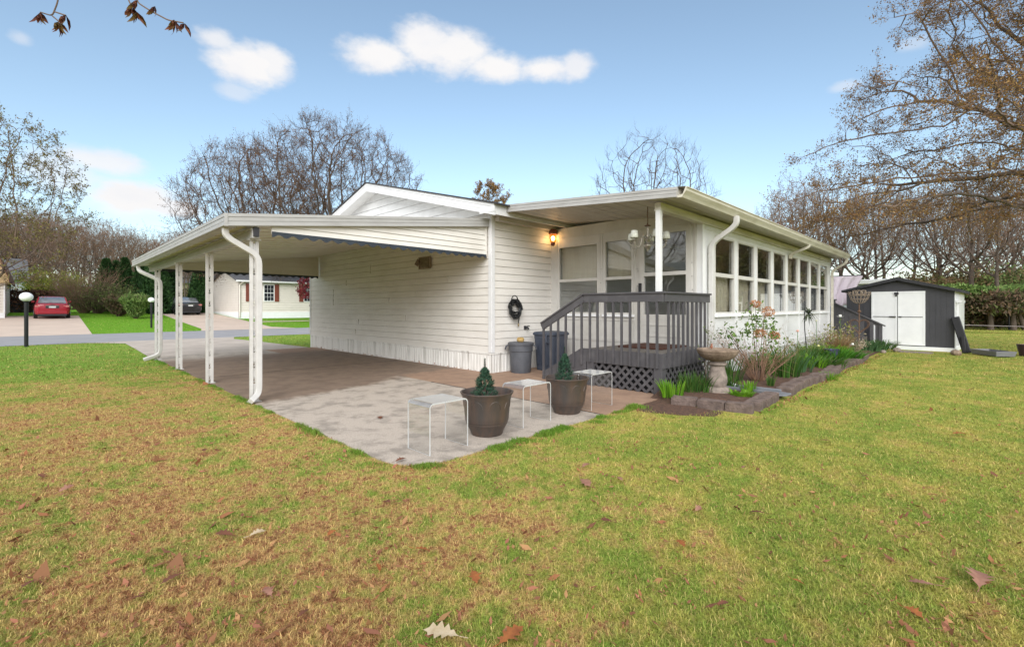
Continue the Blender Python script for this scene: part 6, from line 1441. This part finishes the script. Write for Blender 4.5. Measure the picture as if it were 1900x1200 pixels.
FL = [(3.26,-.01,.20,'pink','largest pinkish lobed leaf on the grass at the lower right'),(3.05,.18,.12,'pink','curled tan leaf just left of the largest pink leaf'),(2.73,.21,.09,'orange','small orange leaf at the lower right, nearest the camera there'),(1.35,1.36,.15,'orange','orange leaf cut by the bottom edge of the picture'),(1.18,1.56,.16,'cream','cream curled leaf at the bottom edge'),(1.54,1.80,.12,'orange','bright orange brown leaf low in the centre of the lawn'),(.90,3.05,.10,'cream','square pale leaf on the left lawn'),(.78,3.17,.13,'brown','dark red brown leaf beside the square pale leaf'),(2.97,2.16,.17,'pink','pink brown lobed leaf below the planters, the lower of a pair'),(3.27,2.37,.13,'pink','paler lobed leaf above the lower pink one below the planters'),(6.92,.11,.15,'orange','lone orange leaf on the green side lawn'),(2.96,5.24,.15,'brown','lone brown leaf on the pale concrete slab'),(2.23,3.62,.12,'brown','upturned brown leaf at the rounded slab corner')]
for i, (x, y, L, c, lab) in enumerate(FL):
    o = oak_leaf(L, i).build('fallen_leaf', LM[c], smooth=True); o.location = (x, y, .028 if i != 11 else .018); o.rotation_euler = (0,0,i*2.1); tag(o, lab, 'leaf', 'fallen leaves')
proto_leaf = {c: oak_leaf(.12, 40+i).build('fallen_leaf', LM[c], smooth=True) for i, c in enumerate(('pink','brown','orange'))}; used = set()
for i, (x, y) in enumerate([(3.10,1.33),(3.33,1.01),(1.24,2.75),(0,5.35),(.12,4.81),(.09,3.96),(2.59,1.21),(2.19,.83),(3.21,1.99),(2.53,1.65),(1.24,2.22),(.31,2.78),(.76,2.38),(.48,2.85),(2.63,.63),(.81,2.11),(4.66,.62),(-.03,3.3),(1.49,2.2),(.4,5.9),(.7,4.4),(1.1,5.2),(-.4,6.4),(1.7,2.9),(4.2,1.4),(5.6,1.1)]):
    c = ('pink','brown','orange','brown')[i % 4]; p = proto_leaf[c]
    if c not in used: used.add(c); o = p
    else: o = p.copy(); COL.objects.link(o)
    o.location = (x, y, .028); o.rotation_euler = (rnd.uniform(-.3,.3), rnd.uniform(-.3,.3), i*1.7); k = rnd.uniform(.5,.95); o.scale = (k,k,k)
    tag(o, 'small dry %s oak leaf lying among others in the lawn grass' % {'pink':'pinkish','brown':'dark brown','orange':'orange brown'}[c], 'leaf', 'scattered %s leaves' % c)
# ------------------------------------------------------------------ camera, sky and sun
cam = bpy.data.cameras.new('camera'); co = bpy.data.objects.new('camera', cam); COL.objects.link(co); sc.camera = co
co.location = (0, 0, 1.38); co.rotation_euler = (R(90), 0, R(-45.2))
cam.sensor_fit = 'HORIZONTAL'; cam.sensor_width = 36; cam.lens = 36*868/1900; cam.shift_y = -30/1900
cam.clip_start = .05; cam.clip_end = 2000
sc.view_settings.view_transform = 'Standard'; sc.view_settings.look = 'None'; sc.view_settings.exposure = EXPO; sc.view_settings.gamma = 1
SUN_EL, SUN_AZ = R(30), R(226)                     # azimuth clockwise from +Y
sl = bpy.data.lights.new('sun', 'SUN'); sl.energy = SUNS; sl.angle = R(42); sl.color = (1, .99, .975)
so = bpy.data.objects.new('sun', sl); COL.objects.link(so)
d = Vector((math.sin(SUN_AZ)*math.cos(SUN_EL), math.cos(SUN_AZ)*math.cos(SUN_EL), math.sin(SUN_EL)))
so.rotation_euler = d.to_track_quat('Z', 'Y').to_euler(); so.location = d*60
world = bpy.data.worlds.new('World'); sc.world = world; world.use_nodes = True
nt = world.node_tree; N, L = nt.nodes, nt.links; bg = N['Background']
sky = N.new('ShaderNodeTexSky'); sky.sky_type = 'NISHITA'; sky.sun_disc = False; sky.sun_elevation = SUN_EL; sky.sun_rotation = SUN_AZ
sky.altitude = 0; sky.air_density = 1.0; sky.dust_density = 1.0; sky.ozone_density = 1.2
tc = N.new('ShaderNodeTexCoord'); V = tc.outputs['Generated']
def mth(op, a, b=None, c=None, clamp=False):
    m = N.new('ShaderNodeMath'); m.operation = op; m.use_clamp = clamp
    for i, x in enumerate((a, b, c)):
        if x is None: continue
        if isinstance(x, (int, float)): m.inputs[i].default_value = x
        else: L.new(x, m.inputs[i])
    return m.outputs[0]
def dot(v):
    m = N.new('ShaderNodeVectorMath'); m.operation = 'DOT_PRODUCT'; L.new(V, m.inputs[0]); m.inputs[1].default_value = v; return m.outputs['Value']
def rng(x, a, b, lo=0, hi=1):
    m = N.new('ShaderNodeMapRange'); m.interpolation_type = 'SMOOTHSTEP'
    for k, v in (('From Min',a),('From Max',b),('To Min',lo),('To Max',hi)): m.inputs[k].default_value = v
    L.new(x, m.inputs['Value']); return m.outputs['Result']
def noise(s, d=6, stretch=(1,1,1.8)):
    mp = N.new('ShaderNodeMapping'); mp.inputs['Scale'].default_value = stretch; L.new(V, mp.inputs['Vector'])
    n = N.new('ShaderNodeTexNoise'); n.inputs['Scale'].default_value = s; n.inputs['Detail'].default_value = d; n.inputs['Roughness'].default_value = .55; L.new(mp.outputs[0], n.inputs['Vector']); return n.outputs['Fac']
nz = mth('SUBTRACT', noise(7), .5); nz2 = mth('SUBTRACT', noise(20), .5); nz3 = mth('SUBTRACT', noise(60), .5)
wob = mth('ADD', mth('MULTIPLY', nz, 1.0), mth('ADD', mth('MULTIPLY', nz2, .75), mth('MULTIPLY', nz3, .35)))
# each cloud is a group of soft puffs: azimuth and elevation in degrees, half width, half height, opacity
PUFFS = CLOUDS
mask = None
for az, el, wa, we, op in PUFFS:
    a, e = R(az), R(el); c = Vector((math.sin(a)*math.cos(e), math.cos(a)*math.cos(e), math.sin(e)))
    t = Vector((math.cos(a), -math.sin(a), 0)); u = t.cross(c)
    x = mth('DIVIDE', dot(t), math.tan(R(wa))); y = mth('DIVIDE', dot(u), math.tan(R(we)))
    r = mth('SQRT', mth('ADD', mth('MULTIPLY', x, x), mth('MULTIPLY', y, y)))
    r = mth('ADD', r, wob); front = mth('GREATER_THAN', dot(c), .5)
    k = mth('MULTIPLY', mth('MULTIPLY', rng(r, 1.08, .32), op), front)
    mask = k if mask is None else mth('MAXIMUM', mask, k)
# broken bright overcast added out of view, overhead and behind, as fill light
up = dot((0,0,1)); fwd = dot((S_, C_, 0))
fill_bank = rng(mth('ADD', fwd, mth('MULTIPLY', nz, .3)), .10, -.25)
fill_deck = mth('MAXIMUM', rng(mth('ADD', up, mth('MULTIPLY', nz, .3)), .62, .85), fill_bank)
mask = mth('MAXIMUM', mask, mth('MULTIPLY', fill_deck, .9))
tint = N.new('ShaderNodeHueSaturation'); tint.inputs['Saturation'].default_value = SKYSAT; tint.inputs['Value'].default_value = SKYVAL; tint.inputs['Hue'].default_value = SKYHUE; L.new(sky.outputs['Color'], tint.inputs['Color'])
mx = N.new('ShaderNodeMix'); mx.data_type = 'RGBA'; mx.inputs['B'].default_value = CLOUDCOL
cc = N.new('ShaderNodeMix'); cc.data_type = 'RGBA'; cc.inputs['A'].default_value = CLOUDCOL; cc.inputs['B'].default_value = (3.5, 3.5, 3.6, 1); L.new(rng(noise(9, 5), .42, .68), cc.inputs['Factor']); L.new(cc.outputs['Result'], mx.inputs['B'])
L.new(mask, mx.inputs['Factor']); L.new(tint.outputs['Color'], mx.inputs['A'])
mx2 = N.new('ShaderNodeMix'); mx2.data_type = 'RGBA'; mx2.inputs['B'].default_value = FILLCOL; L.new(mth('MULTIPLY', fill_bank, .9), mx2.inputs['Factor']); L.new(mx.outputs['Result'], mx2.inputs['A'])
L.new(mx2.outputs['Result'], bg.inputs['Color']); bg.inputs['Strength'].default_value = .1
sc.cycles.max_bounces = 8; sc.cycles.transparent_max_bounces = 24; sc.cycles.diffuse_bounces = 5; sc.cycles.glossy_bounces = 3; sc.cycles.transmission_bounces = 6
sc.cycles.caustics_reflective = False; sc.cycles.caustics_refractive = False
sc.cycles.use_adaptive_sampling = True
